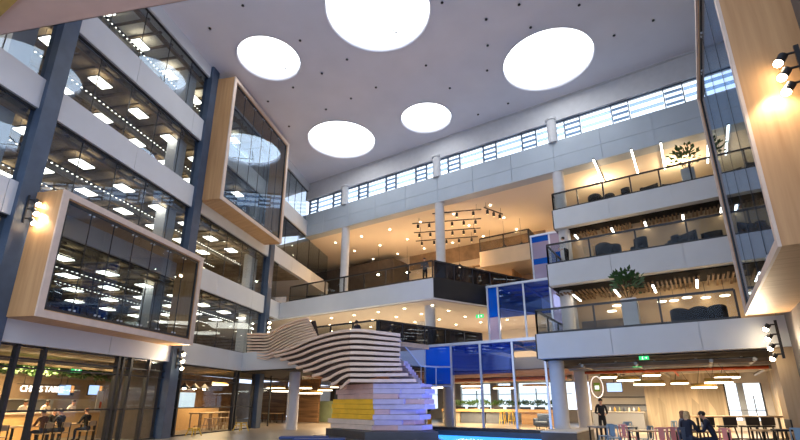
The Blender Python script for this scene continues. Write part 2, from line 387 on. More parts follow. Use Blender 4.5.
for i in range(4):
    s = -15.2 + i * 1.45
    lb = 'dark office desk behind the lower glass box, %s along the row' % ords[i]
    if i == 0: dk.location = LP(s, -1.3, 4.61); dk.rotation_euler = (0, 0, LROT); tag(dk, lb, 'desk', 'desks behind the lower glass box')
    else: dup(dk, LP(s + .25 * i, -1.3, 4.61), LROT, lb)
    s2 = s + .25 * i
    lb = 'black computer monitor standing on the %s desk behind the lower glass box' % ords[i]
    if i == 0: mo.location = LP(s, -1.25, 5.36); mo.rotation_euler = (0, 0, LROT + PI); tag(mo, lb, 'monitor', 'monitors on the desks')
    else: dup(mo, LP(s2, -1.25, 5.36), LROT + PI, lb)
    lb = 'charcoal task chair drawn up to the %s desk behind the lower glass box' % ords[i]
    if i == 0: och.location = LP(s, -2.35, 4.61); och.rotation_euler = (0, 0, LROT); tag(och, lb, 'chair', 'task chairs')
    else: dup(och, LP(s2, -2.35, 4.61), LROT, lb)
for i, s in enumerate((-13.4, -11.6)):
    o = MB().rbox((0, 0, 0), (.06, 1.3, 1.1), .02).build('pinboard', PALEWALL); o.location = LP(s, -4.6, 5.95); o.rotation_euler = (0, 0, LROT)
    tag(o, 'pale freestanding pinboard in the first floor office, %s one' % ('nearer' if i == 0 else 'farther'), 'board', 'pinboards')
    st = MB().cbox((0, -.6, -.95), (.3, .05, .8)).cbox((0, .6, -.95), (.3, .05, .8)).build('foot', DARK, o)

# ------------------------------------------------------------------ timber framed glass boxes
def glass_box(label, s0, s1, p, z0, z1, mp, npane, flip=1, fr=.26):
    """open timber surround along the wall: s0..s1 along, p out from the wall, z0..z1; front glazed"""
    base = mp(((s0 + s1) / 2, 0, z0)); t = thing('glass_box', label, 'glass box', base, 0, 'timber-edged glass boxes'); off = base
    pl = (0, p) if p > 0 else (p, 0)
    i0, i1 = (0, p - .06 * (1 if p > 0 else -1))
    rg = (min(i0, i1), max(i0, i1))
    MB().box((s0, s0 + fr), rg, (z0, z1), mp).build('end_panel', OAK, t, off); MB().box((s1 - fr, s1), rg, (z0, z1), mp).build('end_panel', OAK, t, off)
    s2 = MB().box((s0 + fr, s1 - fr), rg, (z0, z0 + fr), mp); s2.build('underside_panel', OAKH, t, off)
    s2 = MB().box((s0 + fr, s1 - fr), rg, (z1 - fr, z1), mp); s2.build('top_panel', OAKH, t, off)
    e = MB(); q = (i1, p); q = (min(q), max(q))
    e.box((s0 - .01, s0 + fr - .04), q, (z0 - .01, z1 + .01), mp); e.box((s1 - fr + .04, s1 + .01), q, (z0 - .01, z1 + .01), mp)
    e.box((s0 + fr - .04, s1 - fr + .04), q, (z0 - .01, z0 + fr - .04), mp); e.box((s0 + fr - .04, s1 - fr + .04), q, (z1 - fr + .04, z1 + .01), mp)
    e.build('edge_frame', PALEOAK, t, off)
    pg = p - .12 * (1 if p > 0 else -1); a, b_ = s0 + fr, s1 - fr; w = (b_ - a) / npane
    fm = MB().box((a, b_), (pg - .04, pg + .04), (z1 - fr - .1, z1 - fr), mp).box((a, b_), (pg - .04, pg + .04), (z0 + fr, z0 + fr + .1), mp)
    fm.box((a, a + .08), (pg - .04, pg + .04), (z0 + fr, z1 - fr), mp).box((b_ - .08, b_), (pg - .04, pg + .04), (z0 + fr, z1 - fr), mp); fm.build('glazing_frame', DARK, t, off)
    for i in range(npane):
        g = MB().box((a + i * w + .008, a + (i + 1) * w - .008), (pg - .01, pg + .01), (z0 + fr, z1 - fr), mp).build('glass_pane', GLASS, t, off)
        if i:
            pf = MB(); s = a + i * w; dd = .03 if p > 0 else -.03
            for z in (z1 - fr - .16, z0 + fr + .16):
                for ds in (-.09, .09): pf.cyl(mp((s + ds, pg - dd, z)), mp((s + ds, pg + dd, z)), .035, n=8)
            pf.build('patch_fitting', BRUSHED, t, off)
            j = MB().box((s - .012, s + .012), (pg - .015, pg + .015), (z0 + fr, z1 - fr), mp).build('glass_joint', DARK, t, off)
    return t
glass_box('lower timber-framed glass box projecting from the left wall', -16.15, -8.3, 1.3, 4.25, 8.62, lmap, 7)
glass_box('upper timber-framed glass box high on the left wall beneath the ceiling', -7.55, -.05, 1.3, 12.3, 20.25, lmap, 6)
RWX = 2.85
rmap = lambda v: Vector((RWX - v[1], v[0], v[2]))
glass_box('tall timber glass box projecting from the right wall, seen edge on', 10.75, 19.3, 1.2, 4.5, 13.3, rmap, 4, fr=.22)
# beam bridge crossing above at the left
t = thing('timber_bridge', 'rose-beige beam crossing the top left corner of the view', 'bridge', LP(-19.0, 4, 12.85))
off = t.location.copy()
MB().box((-19.95, -19.3), (-.3, 10), (12.87, 15.5), lmap).box((-19.95, -18.72), (-.3, 10), (12.85, 12.87), lmap).box((-18.74, -18.72), (-.3, 10), (12.85, 13.0), lmap).build('beam', mat('rose_beige_panel', (.70, .50, .44), .6, var=.05, scale=1), t, off)
c1, c2, c3 = on_height(-20, 36, 12.79), on_height(30, -11.5, 12.79), on_height(-40, -15, 12.79)
MB().prism([c1, c2, c3], 12.79, 12.848).build('ochre_panel', mat('ochre_board', (.50, .33, .09), .6, var=.1, scale=2), t, off)

# ------------------------------------------------------------------ back wall
YB = 26.6
m = MB().box((-27.5, 6), (YB + .07, YB + .9), (15.6, 17.65)); 
for i in range(13):
    x = -30.8 + 2.8 * i
    for z in ((15.58, 16.55), (16.57, 17.68)): m.box((max(-27.2, x) + .012, x + 2.788), (YB, YB + .07), z)
struct('wall_back', m, mat('band_panel', (.44, .50, .56), .6, var=.04, scale=.8), 'pale panelled band of the back wall below the clerestory', 'wall')
m = MB().box((-27.5, 6), (YB + .02, YB + .9), (19.15, CZ)); m.box((-27.5, 6), (YB - .1, YB + .5), (CZ - .06, CZ))
struct('trim_2', m, CONC, 'plain grey band between clerestory and ceiling', 'trim')
for i in range(11):
    x = -27.2 + 2.8 * i + (-.0)
    WN += 1
    w = MB().box((x, x + 2.8), (YB + .5, YB + .54), (17.65, 19.15)).build('window_%d' % WN, DAY)
    tag(w, 'daylit clerestory window, number %d from the left' % (i + 1), 'window', None, 'structure')
    f = MB(); 
    for xx in (x, x + .95): f.box((xx - .025, xx + .025), (YB + .2, YB + .42), (17.65, 19.15))
    f.box((x, x + 2.8), (YB + .2, YB + .3), (19.08, 19.15)).box((x, x + 2.8), (YB + .2, YB + .3), (17.65, 17.7))
    f.build('frame', STEEL, w)
    l = MB()
    for q in range(1, 4): l.box((x + .04, x + .91), (YB + .24, YB + .40), (17.65 + .375 * q - .02, 17.65 + .375 * q + .02))
    for q in range(4): l.add([(x + .04, YB + .30, 17.70 + .375 * q), (x + .91, YB + .30, 17.70 + .375 * q), (x + .91, YB + .42, 17.84 + .375 * q), (x + .04, YB + .42, 17.84 + .375 * q),
                              (x + .04, YB + .32, 17.68 + .375 * q), (x + .91, YB + .32, 17.68 + .375 * q), (x + .91, YB + .44, 17.82 + .375 * q), (x + .04, YB + .44, 17.82 + .375 * q)],
                             [(0, 1, 2, 3), (7, 6, 5, 4), (0, 4, 5, 1), (1, 5, 6, 2), (2, 6, 7, 3), (3, 7, 4, 0)])
    l.build('narrow_louvre', glass('louvre_grey', (.40, .50, .62), .04, (.35, .45, .58), .35), w)
    l = MB()
    for q in range(3): l.box((x + 1.0, x + 2.76), (YB + .40, YB + .43), (17.72 + .49 * q, 17.93 + .49 * q))
    l.build('wide_louvre', glass('louvre_blade', (.68, .78, .90), .03, (.6, .7, .85), .25), w)
for i, x in enumerate((-22.9, -14.05, -5.55)):
    lb = ['white round column at the back, nearest the left glazed corner', 'white round column in the middle of the open second floor', 'white round column rising behind the stacked balconies'][i]
    m = MB().cyl((x, 26.95, 8.75 if i < 2 else 0), (x, 26.95, 15.6), .34, n=24).cyl((x, 26.7, 17.6), (x, 26.7, 19.25), .3, n=24).cyl((x, 26.7, 19.25), (x, 26.7, 19.4), .36, n=24)
    struct('column', m, CONC, lb, 'column')
for i, (x, y, z0, z1) in enumerate([(-21.37, 20.75, 0, 3.5), (-13.7, 24.6, 4.6, 7.55), (-17.2, 29.5, 4.6, 7.55), (-5.48, 21.75, .5, 3.5), (-5.45, 25.2, 4.6, 7.55), (-12.8, 25.2, 0, 3.5), (-15.9, 31, 0, 3.5)]):
    lb = ['pale round column on the ground floor left of the stair', 'white column carrying the second floor corner', 'white column set back on the first floor', 'concrete column standing on the dark planter block', 'concrete column behind the lowest balcony railing', 'concrete column just behind the blue glass screen', 'concrete column deep in the bar'][i]
    struct('column', MB().cyl((x, y, z0), (x, y, z1), .34, n=24), CONC, lb, 'column')

# second floor plate (open, behind the railing), first floor plate
lw = lambda Y, p=-.06: LP((Y - 19.97) / LD.y, p)
P2 = [(lw(22.8).x - .2, 22.8), (-12.45, 22.8), (-8.6, 31.6), (-8.6, 44), (-36, 44), (lw(22.8).x - 6, 22.8)]
def plate(poly, z0, z1, front_m, label, edges):
    m = MB().prism(poly, z0, z1); struct('slab', m, front_m, label, 'floor slab')
plate(P2, 7.55, 8.75, FASCIA, 'pale edge of the open second floor balcony', 0)
struct('trim_3', MB().prism([(-12.43, 22.78), (-12.40, 22.76), (-8.54, 31.58), (-8.6, 31.6)], 7.56, 8.76), DARK, 'black cladding on the receding side of the second floor', 'trim')
P1 = [(lw(18.6).x, 18.6), (-13.5, 18.6), (-10.9, 26.3), (-10.9, 31), (-6, 31), (-6, 44), (-38, 44), (lw(18.6).x - 6, 18.6)]
plate(P1, 3.5, 4.6, FASCIA, 'pale edge of the first floor behind the stair', 0)
struct('floor', MB().prism(P2, 8.75, 8.77), mat('pale_floor', (.5, .44, .36), .5), 'pale floor of the open second floor', 'floor')
struct('ceiling', MB().prism([(-40, YB + .9), (6, YB + .9), (6, 46), (-40, 46)], 15.6, 15.9), mat('warm_white_ceiling', (.78, .70, .60), .8), 'warm lit ceiling behind the back wall band', 'ceiling')
struct('ceiling', MB().prism([(-38, 23.2), (-12.6, 23.2), (-8.9, 31.6), (-8.9, 44), (-38, 44)], 7.5, 7.549), mat('first_floor_ceiling', (.66, .53, .39), .8), 'pale ceiling with downlights under the second floor', 'ceiling')
m = MB().box((-40, -22.5), (36.6, 36.9), (8.75, 15.6)).box((-22.5, -9), (36.6, 36.9), (8.75, 14.2)); struct('wall_back_inner', m, WARMWALL, 'warm plaster rear wall of the open second floor', 'wall')
struct('wall_back_bulkhead', MB().box((-22.5, -9), (36.4, 36.9), (14.2, 15.6)), BROWNWALL, 'dark bulkhead high on the second floor rear wall', 'wall')
m = MB().box((-34, -23.0), (34, 34.3), (8.75, 14.9)).box((-23.1, -22.8), (34, 36.5), (8.75, 14.9)); o = struct('wall_pod', m, DARKWALL, 'dark brown enclosure on the second floor beyond the left column', 'wall')
for i, (x0, x1) in enumerate(((-31.0, -30.0), (-26.4, -25.2))):
    d = MB().box((x0, x1), (33.93, 34.0), (8.77, 11.2)).build('door_%d' % (i + 1), BLACKP); tag(d, 'black door in the dark second floor enclosure, %s' % ('nearer the glazing' if i == 0 else 'beside the column'), 'door', None, 'structure')
    MB().cyl((x1 - .12, 33.9, 9.8), (x1 - .12, 33.9, 10.1), .02).build('door_handle', BRUSHED, d)
struct('wall_first_floor', MB().box((-40, -6), (37, 37.2), (4.6, 7.55)), WARMWALL, 'warm rear wall of the first floor landing', 'wall')
struct('wall_rear', MB().box((-9.2, 3.4), (43, 43.2), (3.5, 15.6)), WARMWALL, 'rear wall far behind the balconies', 'wall')
# second floor furniture-like joinery: lit counter, screens
o = MB().rbox((-18.3, 31.5, 9.35), (4.2, .9, 1.15), .05).rbox((-18.3, 31.5, 9.95), (4.4, 1.1, .06), .02).build('reception_counter', PALEOAK); tag(o, 'pale timber counter on the open second floor', 'counter')
t = thing('shelf_unit', 'brown display shelving against the rear wall of the second floor', 'shelf', (-15.5, 36.2, 8.77)); off = t.location.copy()
b = MB()
for x in (-18, -16.75, -15.5, -14.25, -13): b.box((x - .03, x + .03), (35.9, 36.35), (8.77, 13.4))
b.build('upright', BROWNWALL, t, off)
for z in (9.4, 10.4, 11.4, 12.4, 13.35): MB().box((-18, -13), (35.9, 36.35), (z - .03, z + .03)).build('shelf', TABLET, t, off)
o = MB().rbox((-18.6, 33.9, 10.6), (1.6, .08, .9), .02).build('display_screen', SCREEN); tag(o, 'lit blue display screen at the back of the second floor', 'screen')
MB().cyl((-18.6, 33.95, 8.77), (-18.6, 33.95, 10.2), .05).cbox((-18.6, 34, 8.8), (.8, .5, .06)).build('stand', DARK, o)

# track lights on the high second floor ceiling
TR = [((-14.86, 26.14 + 1.2), (-11.47, 27.6 + 1.0), 3), ((-17.15, 28.2), (-12.17, 30.2), 6), ((-18.09, 30.0), (-13.0, 32.0), 6), ((-19.0, 31.8), (-13.97, 33.7), 5), ((-11.18, 28.4), (-10.49, 30.3), 3)]
TL = ['first', 'second', 'third', 'fourth']
for i, (a, b_, n) in enumerate(TR):
    lb = 'black ceiling track with spotlights over the second floor, %s row from the front' % TL[i] if i < 4 else 'short black spotlight track set apart on the right of the second floor ceiling'
    t = thing('track_light', lb, 'track light', (a[0], a[1], 15.2), 0, 'black spotlight tracks'); off = t.location.copy()
    A, B = Vector((a[0], a[1], 15.15)), Vector((b_[0], b_[1], 15.15))
    MB().bar(A, B, .07, .07).cyl(A + (B - A) * .1, A + (B - A) * .1 + Vector((0, 0, .45)), .015, n=6).cyl(A + (B - A) * .9, A + (B - A) * .9 + Vector((0, 0, .45)), .015, n=6).build('track', DARK, t, off)
    for q in range(n):
        P = A + (B - A) * (q + .5) / n
        h = MB().cyl(P + Vector((0, 0, -.02)), P + Vector((0, 0, -.2)), .03, n=8).cyl(P + Vector((0, 0, -.14)), P + Vector((0, 0, -.45)), .10, n=12).build('spotlight_head', DARK, t, off)
        MB().cyl(P + Vector((0, 0, -.44)), P + Vector((0, 0, -.46)), .085, n=12).build('lens', mat('dim_lens', (.8, .7, .5), .4, emit=(1, .75, .45), estr=1.0), h)
# pendants over second floor
pd = thing('pendant_lamp', 'x', 'pendant lamp')
MB().lathe((0, 0, 0), [(.05, .3), (.08, .22), (.34, .0), (.33, -.02), (.07, .18)], 18).build('shade', DARK, pd)
MB().ball((0, 0, .02), .11, 10).build('bulb', BULB, pd); MB().cyl((0, 0, .28), (0, 0, 2.5), .01, n=5).build('cord', DARK, pd)
PP = [(-20.4, 32.6, 12.7), (-12.8, 33.4, 12.9), (-16.0, 34.2, 12.9), (-11.3, 32.6, 13.3), (-10.0, 32.8, 13.3), (-22.8, 31.5, 12.6)]
PLB = ['dark pendant lamp left of the middle column on the second floor', 'dark pendant lamp in front of the display shelves', 'dark pendant lamp between the middle column and shelves', 'dark pendant lamp over the small timber balcony, left of two', 'dark pendant lamp over the small timber balcony, right of two', 'dark pendant lamp near the dark enclosure']
for i, (x, y, z) in enumerate(PP):
    if i == 0: pd.location = (x, y, z); tag(pd, PLB[0], 'pendant lamp', 'second floor pendants')
    else: dup(pd, (x, y, z), 0, PLB[i])
# recessed warm downlights: second-floor ceiling and first-floor ceiling
dw = MB().cyl((0, 0, 0), (0, 0, -.03), .075, n=12).build('recessed_light', mat('lit_recessed', (.9, .9, .9), .4, emit=(1, .80, .52), estr=18.0))
k = 0
for x in range(-26, -8, 3):
    for y in (29.2, 32, 35):
        o = dw if k == 0 else dw.copy()
        if k: COL.objects.link(o)
        k += 1; o.location = (x, y, 15.6); tag(o, 'small warm recessed light in the high ceiling over the second floor', 'downlight', 'recessed lights over second floor')
for x in [-26 + 2.1 * i for i in range(9)]:
    for y in (24.4, 26.6, 29.2, 32):
        if x > -12.9 + (y - 22.8) * .4: continue
        o = dw.copy(); COL.objects.link(o); o.location = (x, y, 7.5); tag(o, 'small warm recessed light under the second floor, above the first floor landing', 'downlight', 'recessed lights over first floor')
# small timber balcony and its room
t = thing('timber_balcony', 'small timber-faced balcony inside the open second floor', 'balcony', (-10.9, 31.3, 11.66)); off = t.location.copy()
MB().box((-12.9, -8.95), (31.25, 31.35), (11.6, 12.85)).build('fascia', mat('birch_board', (.78, .60, .38), .5, var=.05, scale=2), t, off)
MB().box((-12.9, -8.95), (31.35, 36.4), (11.66, 12.8)).build('deck', WARMWALL, t, off)
MB().box((-8.94, -8.88), (31.2, 36.3), (11.6, 13.95)).build('side_screen', DARK, t, off)
struct('wall_room', MB().box((-12.6, -9), (35.2, 35.4), (8.75, 11.6)).box((-11, -10.9), (33, 35.2), (8.75, 11.6)), OAK, 'timber wall beneath the small balcony', 'wall')
struct('wall_room_rear', MB().box((-12.9, -6), (36.5, 36.7), (12.8, 15.6)), WARMWALL, 'warm wall behind the small balcony', 'wall')

# ------------------------------------------------------------------ railings
def railing(label, pts, z, h=1.05, step=1.45, gm=RAILG, group='glass railings', rail=.07):
    t = thing('railing', label, 'railing', (pts[0][0], pts[0][1], z), 0, group); off = t.location.copy()
    hr = MB()
    for a, b_ in zip(pts[:-1], pts[1:]):
        a, b_ = Vector((*a, z)), Vector((*b_, z)); L = (b_ - a).length; n = max(1, round(L / step)); d = (b_ - a) / n
        for i in range(n + 1):
            P = a + d * i; MB().bar(P, P + Vector((0, 0, h)), .075, .06).build('post', DARK, t, off)
        for i in range(n):
            P, Q = a + d * i, a + d * (i + 1); u = d.normalized() * .03
            MB().bar(P + u + Vector((0, 0, h / 2)), Q - u + Vector((0, 0, h / 2)), .016, h - .08).build('glass_panel', gm, t, off)
        hr.bar(a + Vector((0, 0, h)), b_ + Vector((0, 0, h)), rail, .09); hr.bar(a + Vector((0, 0, .04)), b_ + Vector((0, 0, .04)), .06, .09)
    hr.build('handrail', DARK, t, off); return t
railing('dark-framed glass railing along the open second floor edge', [(-24.6, 22.86), (-12.5, 22.86)], 8.77, 1.1, 1.7)
railing('smoked railing on the receding side of the second floor', [(-12.42, 22.95), (-8.7, 31.3)], 8.77, 1.1, 1.6, MESHG)
railing('dark-framed railing along the first floor behind the stair drum', [(-18.3, 18.68), (-13.55, 18.68)], 4.6, 1.1, 1.5)
railing('smoked railing on the receding side of the first floor', [(-13.5, 18.75), (-10.95, 26.2)], 4.6, 1.1, 1.7, MESHG)
railing('railing on the small timber balcony', [(-12.85, 31.32), (-9.0, 31.32)], 12.85, 1.1, 1.9)

# ------------------------------------------------------------------ stacked balconies on the right
RB = [(20.55, 3.5, 4.6, 'lowest'), (23.75, 7.55, 8.75, 'middle'), (26.3, 11.66, 12.85, 'top')]
for Y, z0, z1, nm in RB:
    m = MB().box((-5.95, 3.4), (Y + .06, 44), (z0 + .02, z1 - .01))
    panels(m, -5.95, 3.4, Y + .05, z0, z1, 3.1, lambda v: Vector((v[0], v[1], v[2])))
    struct('slab', m, FASCIA, 'pale panelled edge of the %s balcony on the right' % nm, 'floor slab')
    struct('trim_%d' % (4 + int(z0)), MB().box((-6.0, -5.95), (Y, 44), (z0, z1)), DARK, 'dark side edge of the %s right balcony' % nm, 'trim')
    struct('floor', MB().box((-5.9, 3.4), (Y + .1, 44), (z1 - .01, z1 + .012)), mat('pale_floor', (.5, .44, .36), .5), 'pale floor of the %s right balcony' % nm, 'floor')
    railing('dark-framed glass railing on the %s right balcony' % nm, [(-5.9, Y + 6), (-5.9, Y + .1), (RWX - .1 if Y > 21 else 1.6, Y + .1)], z1 + .012, 1.1, 1.47 if Y > 26 else 2.3)
# slatted timber ceilings under top and middle balconies
for z, y0, nm in ((11.62, 26.8, 'top'), (7.5, 24.3, 'middle')):
    struct('ceiling', MB().box((-5.9, 3.4), (y0, 43), (z, z + .05)), mat('slat_void_shade', (.02, .016, .013), .9), 'near-black panel painted as the shaded void above the slats under the %s balcony' % nm, 'ceiling')  # near-black colour puts the shade above the slats into this panel
    m = MB(); x = -5.8
    while x < 3.2:
        y = y0 + random.random() * .15
        while y < 34:
            l = random.uniform(1.0, 2.6); dz = random.choice((0, 0, .03, .05))
            if random.random() < .85: m.box((x, x + .085), (y, min(y + l, 34.5)), (z - .30 + dz, z - .24 + dz))
            y += l + random.uniform(.05, .35)
        x += .19
    tag(m.build('slat_ceiling', CEILSLAT), 'staggered timber slats hanging beneath the %s right balcony' % nm, 'slatted ceiling', None, 'structure')
sl = thing('linear_light', 'x', 'linear light'); MB().cbox((0, 0, 0), (.11, 1.9, .07)).build('housing', DARK, sl); MB().cbox((0, 0, -.045), (.095, 1.86, .03)).build('diffuser', PANEL, sl)
k = 0
for z, y0, nm in ((11.22, 27.6, 'second'), (7.1, 25.2, 'first')):
    for r_ in range(3):
        for x in (-4.9, -2.9, -1.2, .6, 2.3):
            lb = 'white linear light among timber slats over the %s floor right balcony' % ('middle' if nm == 'second' else 'lowest')
            loc = (x + .5 * (r_ % 2), y0 + 3.1 * r_, z)
            if k == 0: sl.location = loc; tag(sl, lb, 'linear light', 'linear lights over the middle balcony')
            else: dup(sl, loc, 0, lb, 'linear lights over the %s balcony' % ('middle' if nm == 'second' else 'lowest'))
            k += 1
for i, (x, y) in enumerate(((599, 172), (635, 163), (663, 157), (708, 150))):
    P = on_height(x, y, 15.45)
    dup(sl, (P.x, P.y, 15.5), 0, 'white linear light on the top balcony ceiling, number %d from the left' % (i + 1), 'linear lights over the top balcony').scale = (1, 1.9, 1)
# rooms behind the balconies
for z0, z1, m_, nm, yy in ((4.6, 7.5, mat('tan_plaster', (.50, .35, .20), .8, var=.08, scale=1), 'lowest', on_height(640, 296, 7.1).y), (8.75, 11.6, mat('tan_plaster', (.50, .35, .20)), 'middle', on_height(640, 229, 11.2).y), (12.85, 15.6, WARMWALL, 'top', 37)):
    struct('wall_balcony', MB().box((-5.9, 3.4), (yy, yy + .2), (z0, z1)), m_, 'rear wall of the %s right balcony' % nm, 'wall')
struct('wall_screen', MB().box((-5.0, -2.2), (26.2, 26.35), (4.6, 5.9)), DARKWALL, 'dark low partition on the lowest right balcony', 'wall')
# right wall
m = MB().box((RWX, RWX + .4), (6, 20.5), (0, CZ)).box((RWX + .55, RWX + .95), (20.5, 44), (0, CZ)); struct('wall_right', m, mat('umber_wall', (.16, .135, .12), .7, var=.15, scale=1), 'dark umber right hand wall', 'wall')
struct('wall_right_lining', MB().box((2.35, RWX + .5), (20.75, 22.2), (0, 3.5)), wood('pier_boards', (.48, .33, .18), (.60, .44, .27), .5, 'Z', .7), 'timber-clad pier under the right balcony', 'wall')
struct('wall_right_ground', MB().box((3.32, 3.4), (22.2, 34), (0, 3.5)), LINING, 'limed timber side wall at the back right', 'wall')

# ------------------------------------------------------------------ ground floor, right: cafe zone
struct('ceiling', MB().box((-5.9, 3.4), (21.2, 44), (3.46, 3.51)), mat('cafe_soffit', (.035, .03, .025), .8, var=.4, scale=2), 'dark exposed ceiling over the right hand cafe', 'ceiling')
m = MB().box((-3.15, 1.15), (34, 34.25), (0, 3.5)); struct('wall_lining', m, LINING, 'limed vertical board wall behind the cafe tables', 'wall')
m = MB().box((1.15, 3.35), (34, 34.25), (0, .6)).box((1.15, 3.35), (34, 34.25), (2.7, 3.5)).box((2.9, 3.35), (34, 34.25), (.6, 2.7)); struct('wall_window', m, CONC, 'wall around the bright ground floor window', 'wall')
WN += 1
w = MB().box((1.15, 2.92), (34.2, 34.24), (.6, 2.7)).build('window_%d' % WN, DAYG); tag(w, 'bright daylit window at the back right of the ground floor', 'window', None, 'structure')
f = MB().box((1.12, 1.2), (33.95, 34.2), (.6, 2.7)).box((1.75, 2.08), (33.95, 34.2), (.6, 2.7), mi=1).box((2.88, 2.94), (33.95, 34.2), (.6, 2.7)).box((1.15, 2.9), (33.95, 34.2), (1.16, 1.2)).box((2.45, 2.49), (33.95, 34.2), (.6, 2.0)); f.build('frame', [DARK, mat('blue_grey_pier', (.30, .38, .52), .6)], w)
# servery
m = MB().box((-6.6, -3.15), (34.6, 34.8), (0, 3.5)); struct('wall_servery', m, PALEWALL, 'pale wall behind the servery', 'wall')
t = thing('servery_counter', 'grey servery counter at the back beside the board wall', 'counter', (-4.8, 33, 0)); off = t.location.copy()
MB().rbox((-4.75, 33.2, .5), (3.0, .7, 1.0), .02).build('body', GREYM, t, off); MB().rbox((-4.75, 33.15, 1.03), (3.1, .85, .05), .015).build('counter_top', PALEWALL, t, off)
MB().box((-6.2, -3.2), (34.2, 34.58), (1.45, 1.49)).build('back_shelf', DARK, t, off); MB().box((-6.2, -3.2), (34.5, 34.58), (1.05, 1.45)).build('splashback', GREYM, t, off)
MB().box((-6.2, -3.2), (34.2, 34.58), (1.93, 1.98)).build('upper_shelf', DARK, t, off)
jar = MB().lathe((0, 0, 0), [(.001, 0), (.06, 0), (.065, .02), (.06, .17), (.03, .22), (.03, .27), (.001, .28)], 10)
cols = [TEALF, POTW, BRUSHED, AMBER, GREENP]
jm = {}
for i in range(9):
    key = i % 5
    if key not in jm: o = jar.build('bottle', cols[key]); jm[key] = o
    else: o = jm[key].copy(); COL.objects.link(o)
    o.location = (-5.75 + i * .28, 33.1, 1.056); tag(o, 'small bottle on the grey servery counter, number %d from the left' % (i + 1), 'bottle', 'bottles on the servery')
def screen(label, c, w, h, rz, strip=True, drop=.5):
    t = thing('menu_screen', label, 'screen', c, rz, 'hanging screens')
    MB().rbox((0, 0, 0), (w, .06, h), .01).build('bezel', DARK, t); MB().cbox((-w * .12 if strip else 0, -.032, 0), (w * .7 if strip else w * .94, .006, h * .9)).build('display', SCREEN, t)
    if strip: MB().cbox((w * .355, -.032, h * .1), (w * .2, .006, h * .65)).build('menu_strip', SCREENR, t)
    MB().cyl((0, .02, h / 2), (0, .02, h / 2 + drop), .02, n=6).build('hanger', DARK, t); return t
screen('screen hanging above the grey servery at the back right', (-4.75, 33.0, 2.55), .95, .62, 0, False, .62)
# green round neon sign and exit signs
t = thing('hanging_sign', 'round white ring sign with a green panel hanging beside the concrete columns', 'sign', on_depth(597, 387, 30)); 
b = MB(); 
for i in range(20):
    a0, a1 = 2 * PI * i / 20, 2 * PI * (i + 1) / 20; b.cyl((.34 * math.cos(a0), 0, .62 * math.sin(a0)), (.34 * math.cos(a1), 0, .62 * math.sin(a1)), .022, n=6)
b.build('neon_ring', SIGNW, t); MB().rbox((0, 0, 0), (.36, .06, .5), .02).build('panel', mat('olive_panel', (.12, .2, .03), .5, emit=(.12, .22, .02), estr=.5), t); MB().cbox((0, -.035, -.03), (.24, .01, .22)).build('pictogram', EXITW, t); MB().cyl((0, 0, .62), (0, 0, 1.1), .012).build('cord', DARK, t)
def exit_sign(label, P, w=.55, rz=0):
    t = thing('exit_sign', label, 'sign', P, rz, 'green exit signs'); MB().rbox((0, 0, 0), (w, .06, w * .42), .01).build('panel', EXITG, t)
    b = MB().cbox((-w * .15, -.034, 0), (w * .09, .008, w * .2)).ball((-w * .12, -.034, w * .14), w * .035, 8).bar((-w * .13, -.034, -w * .08), (-w * .22, -.034, -w * .16), .008, w * .04).bar((-w * .15, -.034, -w * .08), (-w * .06, -.034, -w * .16), .008, w * .04)
    b.bar((w * .08, -.034, 0), (w * .3, -.034, 0), .008, w * .05).bar((w * .3, -.034, 0), (w * .22, -.034, w * .08), .008, w * .05).bar((w * .3, -.034, 0), (w * .22, -.034, -w * .08), .008, w * .05); b.build('pictogram', EXITW, t)
    MB().cyl((0, 0, w * .2), (0, 0, w * .2 + .25), .012, n=6).build('hanger', DARK, t)
exit_sign('green exit sign hanging under the right balcony, nearer of two', on_depth(644, 358, 20.7), .36)
exit_sign('green exit sign hanging further back over the right cafe', on_depth(637, 365.5, 23.0), .36)
exit_sign('green exit sign over the left cafe', LP(-10.6, -2.6, 2.98), .5, LROT - PI / 2 + PI)
exit_sign('green exit sign at the back of the second floor', (-17.6, 33.8, 13.2), .7)
exit_sign('green exit sign on the first floor ceiling near the blue glass', (-11.6, 27.6, 7.1), .55)
# ring pendants
def ring_pendant(label, P, r, group, top):
    t = thing('ring_pendant', label, 'pendant lamp', P, 0, group)
    MB().lathe((0, 0, 0), [(r, .0), (r, .15), (r - .07, .15), (r - .07, 0)], 32).build('shade_ring', AMBER, t)
    MB().lathe((0, 0, -.012), [(r + .004, .012), (r + .004, -.04), (r - .074, -.04), (r - .074, .012)], 32).build('light_ring', RINGLED, t)
    b = MB()
    for i in range(3): a = 2 * PI * i / 3; b.cyl((.97 * r * math.cos(a), .97 * r * math.sin(a), .06), (0, 0, max(.15, top - P.z)), .008, n=5)
    b.build('cord', DARK, t)
for i, (x0, x1, y, Y) in enumerate([(599, 619, 377, 27), (615, 642, 380, 25), (641, 662, 375, 26), (631, 667, 384, 24.5), (670, 689, 383, 28), (689, 719, 387, 25), (702, 735, 382, 24), (712, 742, 377, 25.5)]):
    P = on_depth((x0 + x1) / 2, y, Y); r = (on_depth(x1, y, Y) - on_depth(x0, y, Y)).x / 2 * .87
    ring_pendant('glowing ring pendant over the right cafe, number %d in order from the left' % (i + 1) , P, max(.4, r), 'ring pendants over the right cafe', 3.45)
for i, (x0, x1, y, Y) in enumerate([(269, 283, 388, 24.5), (275.5, 299, 391, 23), (295, 310, 388, 25.5), (300, 320, 393, 23.5), (319, 331, 390, 26), (331, 338, 387, 28)]):
    P = on_depth((x0 + x1) / 2, y, Y); r = (on_depth(x1, y, Y) - on_depth(x0, y, Y)).length / 2 * .9
    ring_pendant('glowing ring pendant beneath the left of the stair, number %d from the left' % (i + 1), P, r, 'ring pendants left of the stair', 3.45)
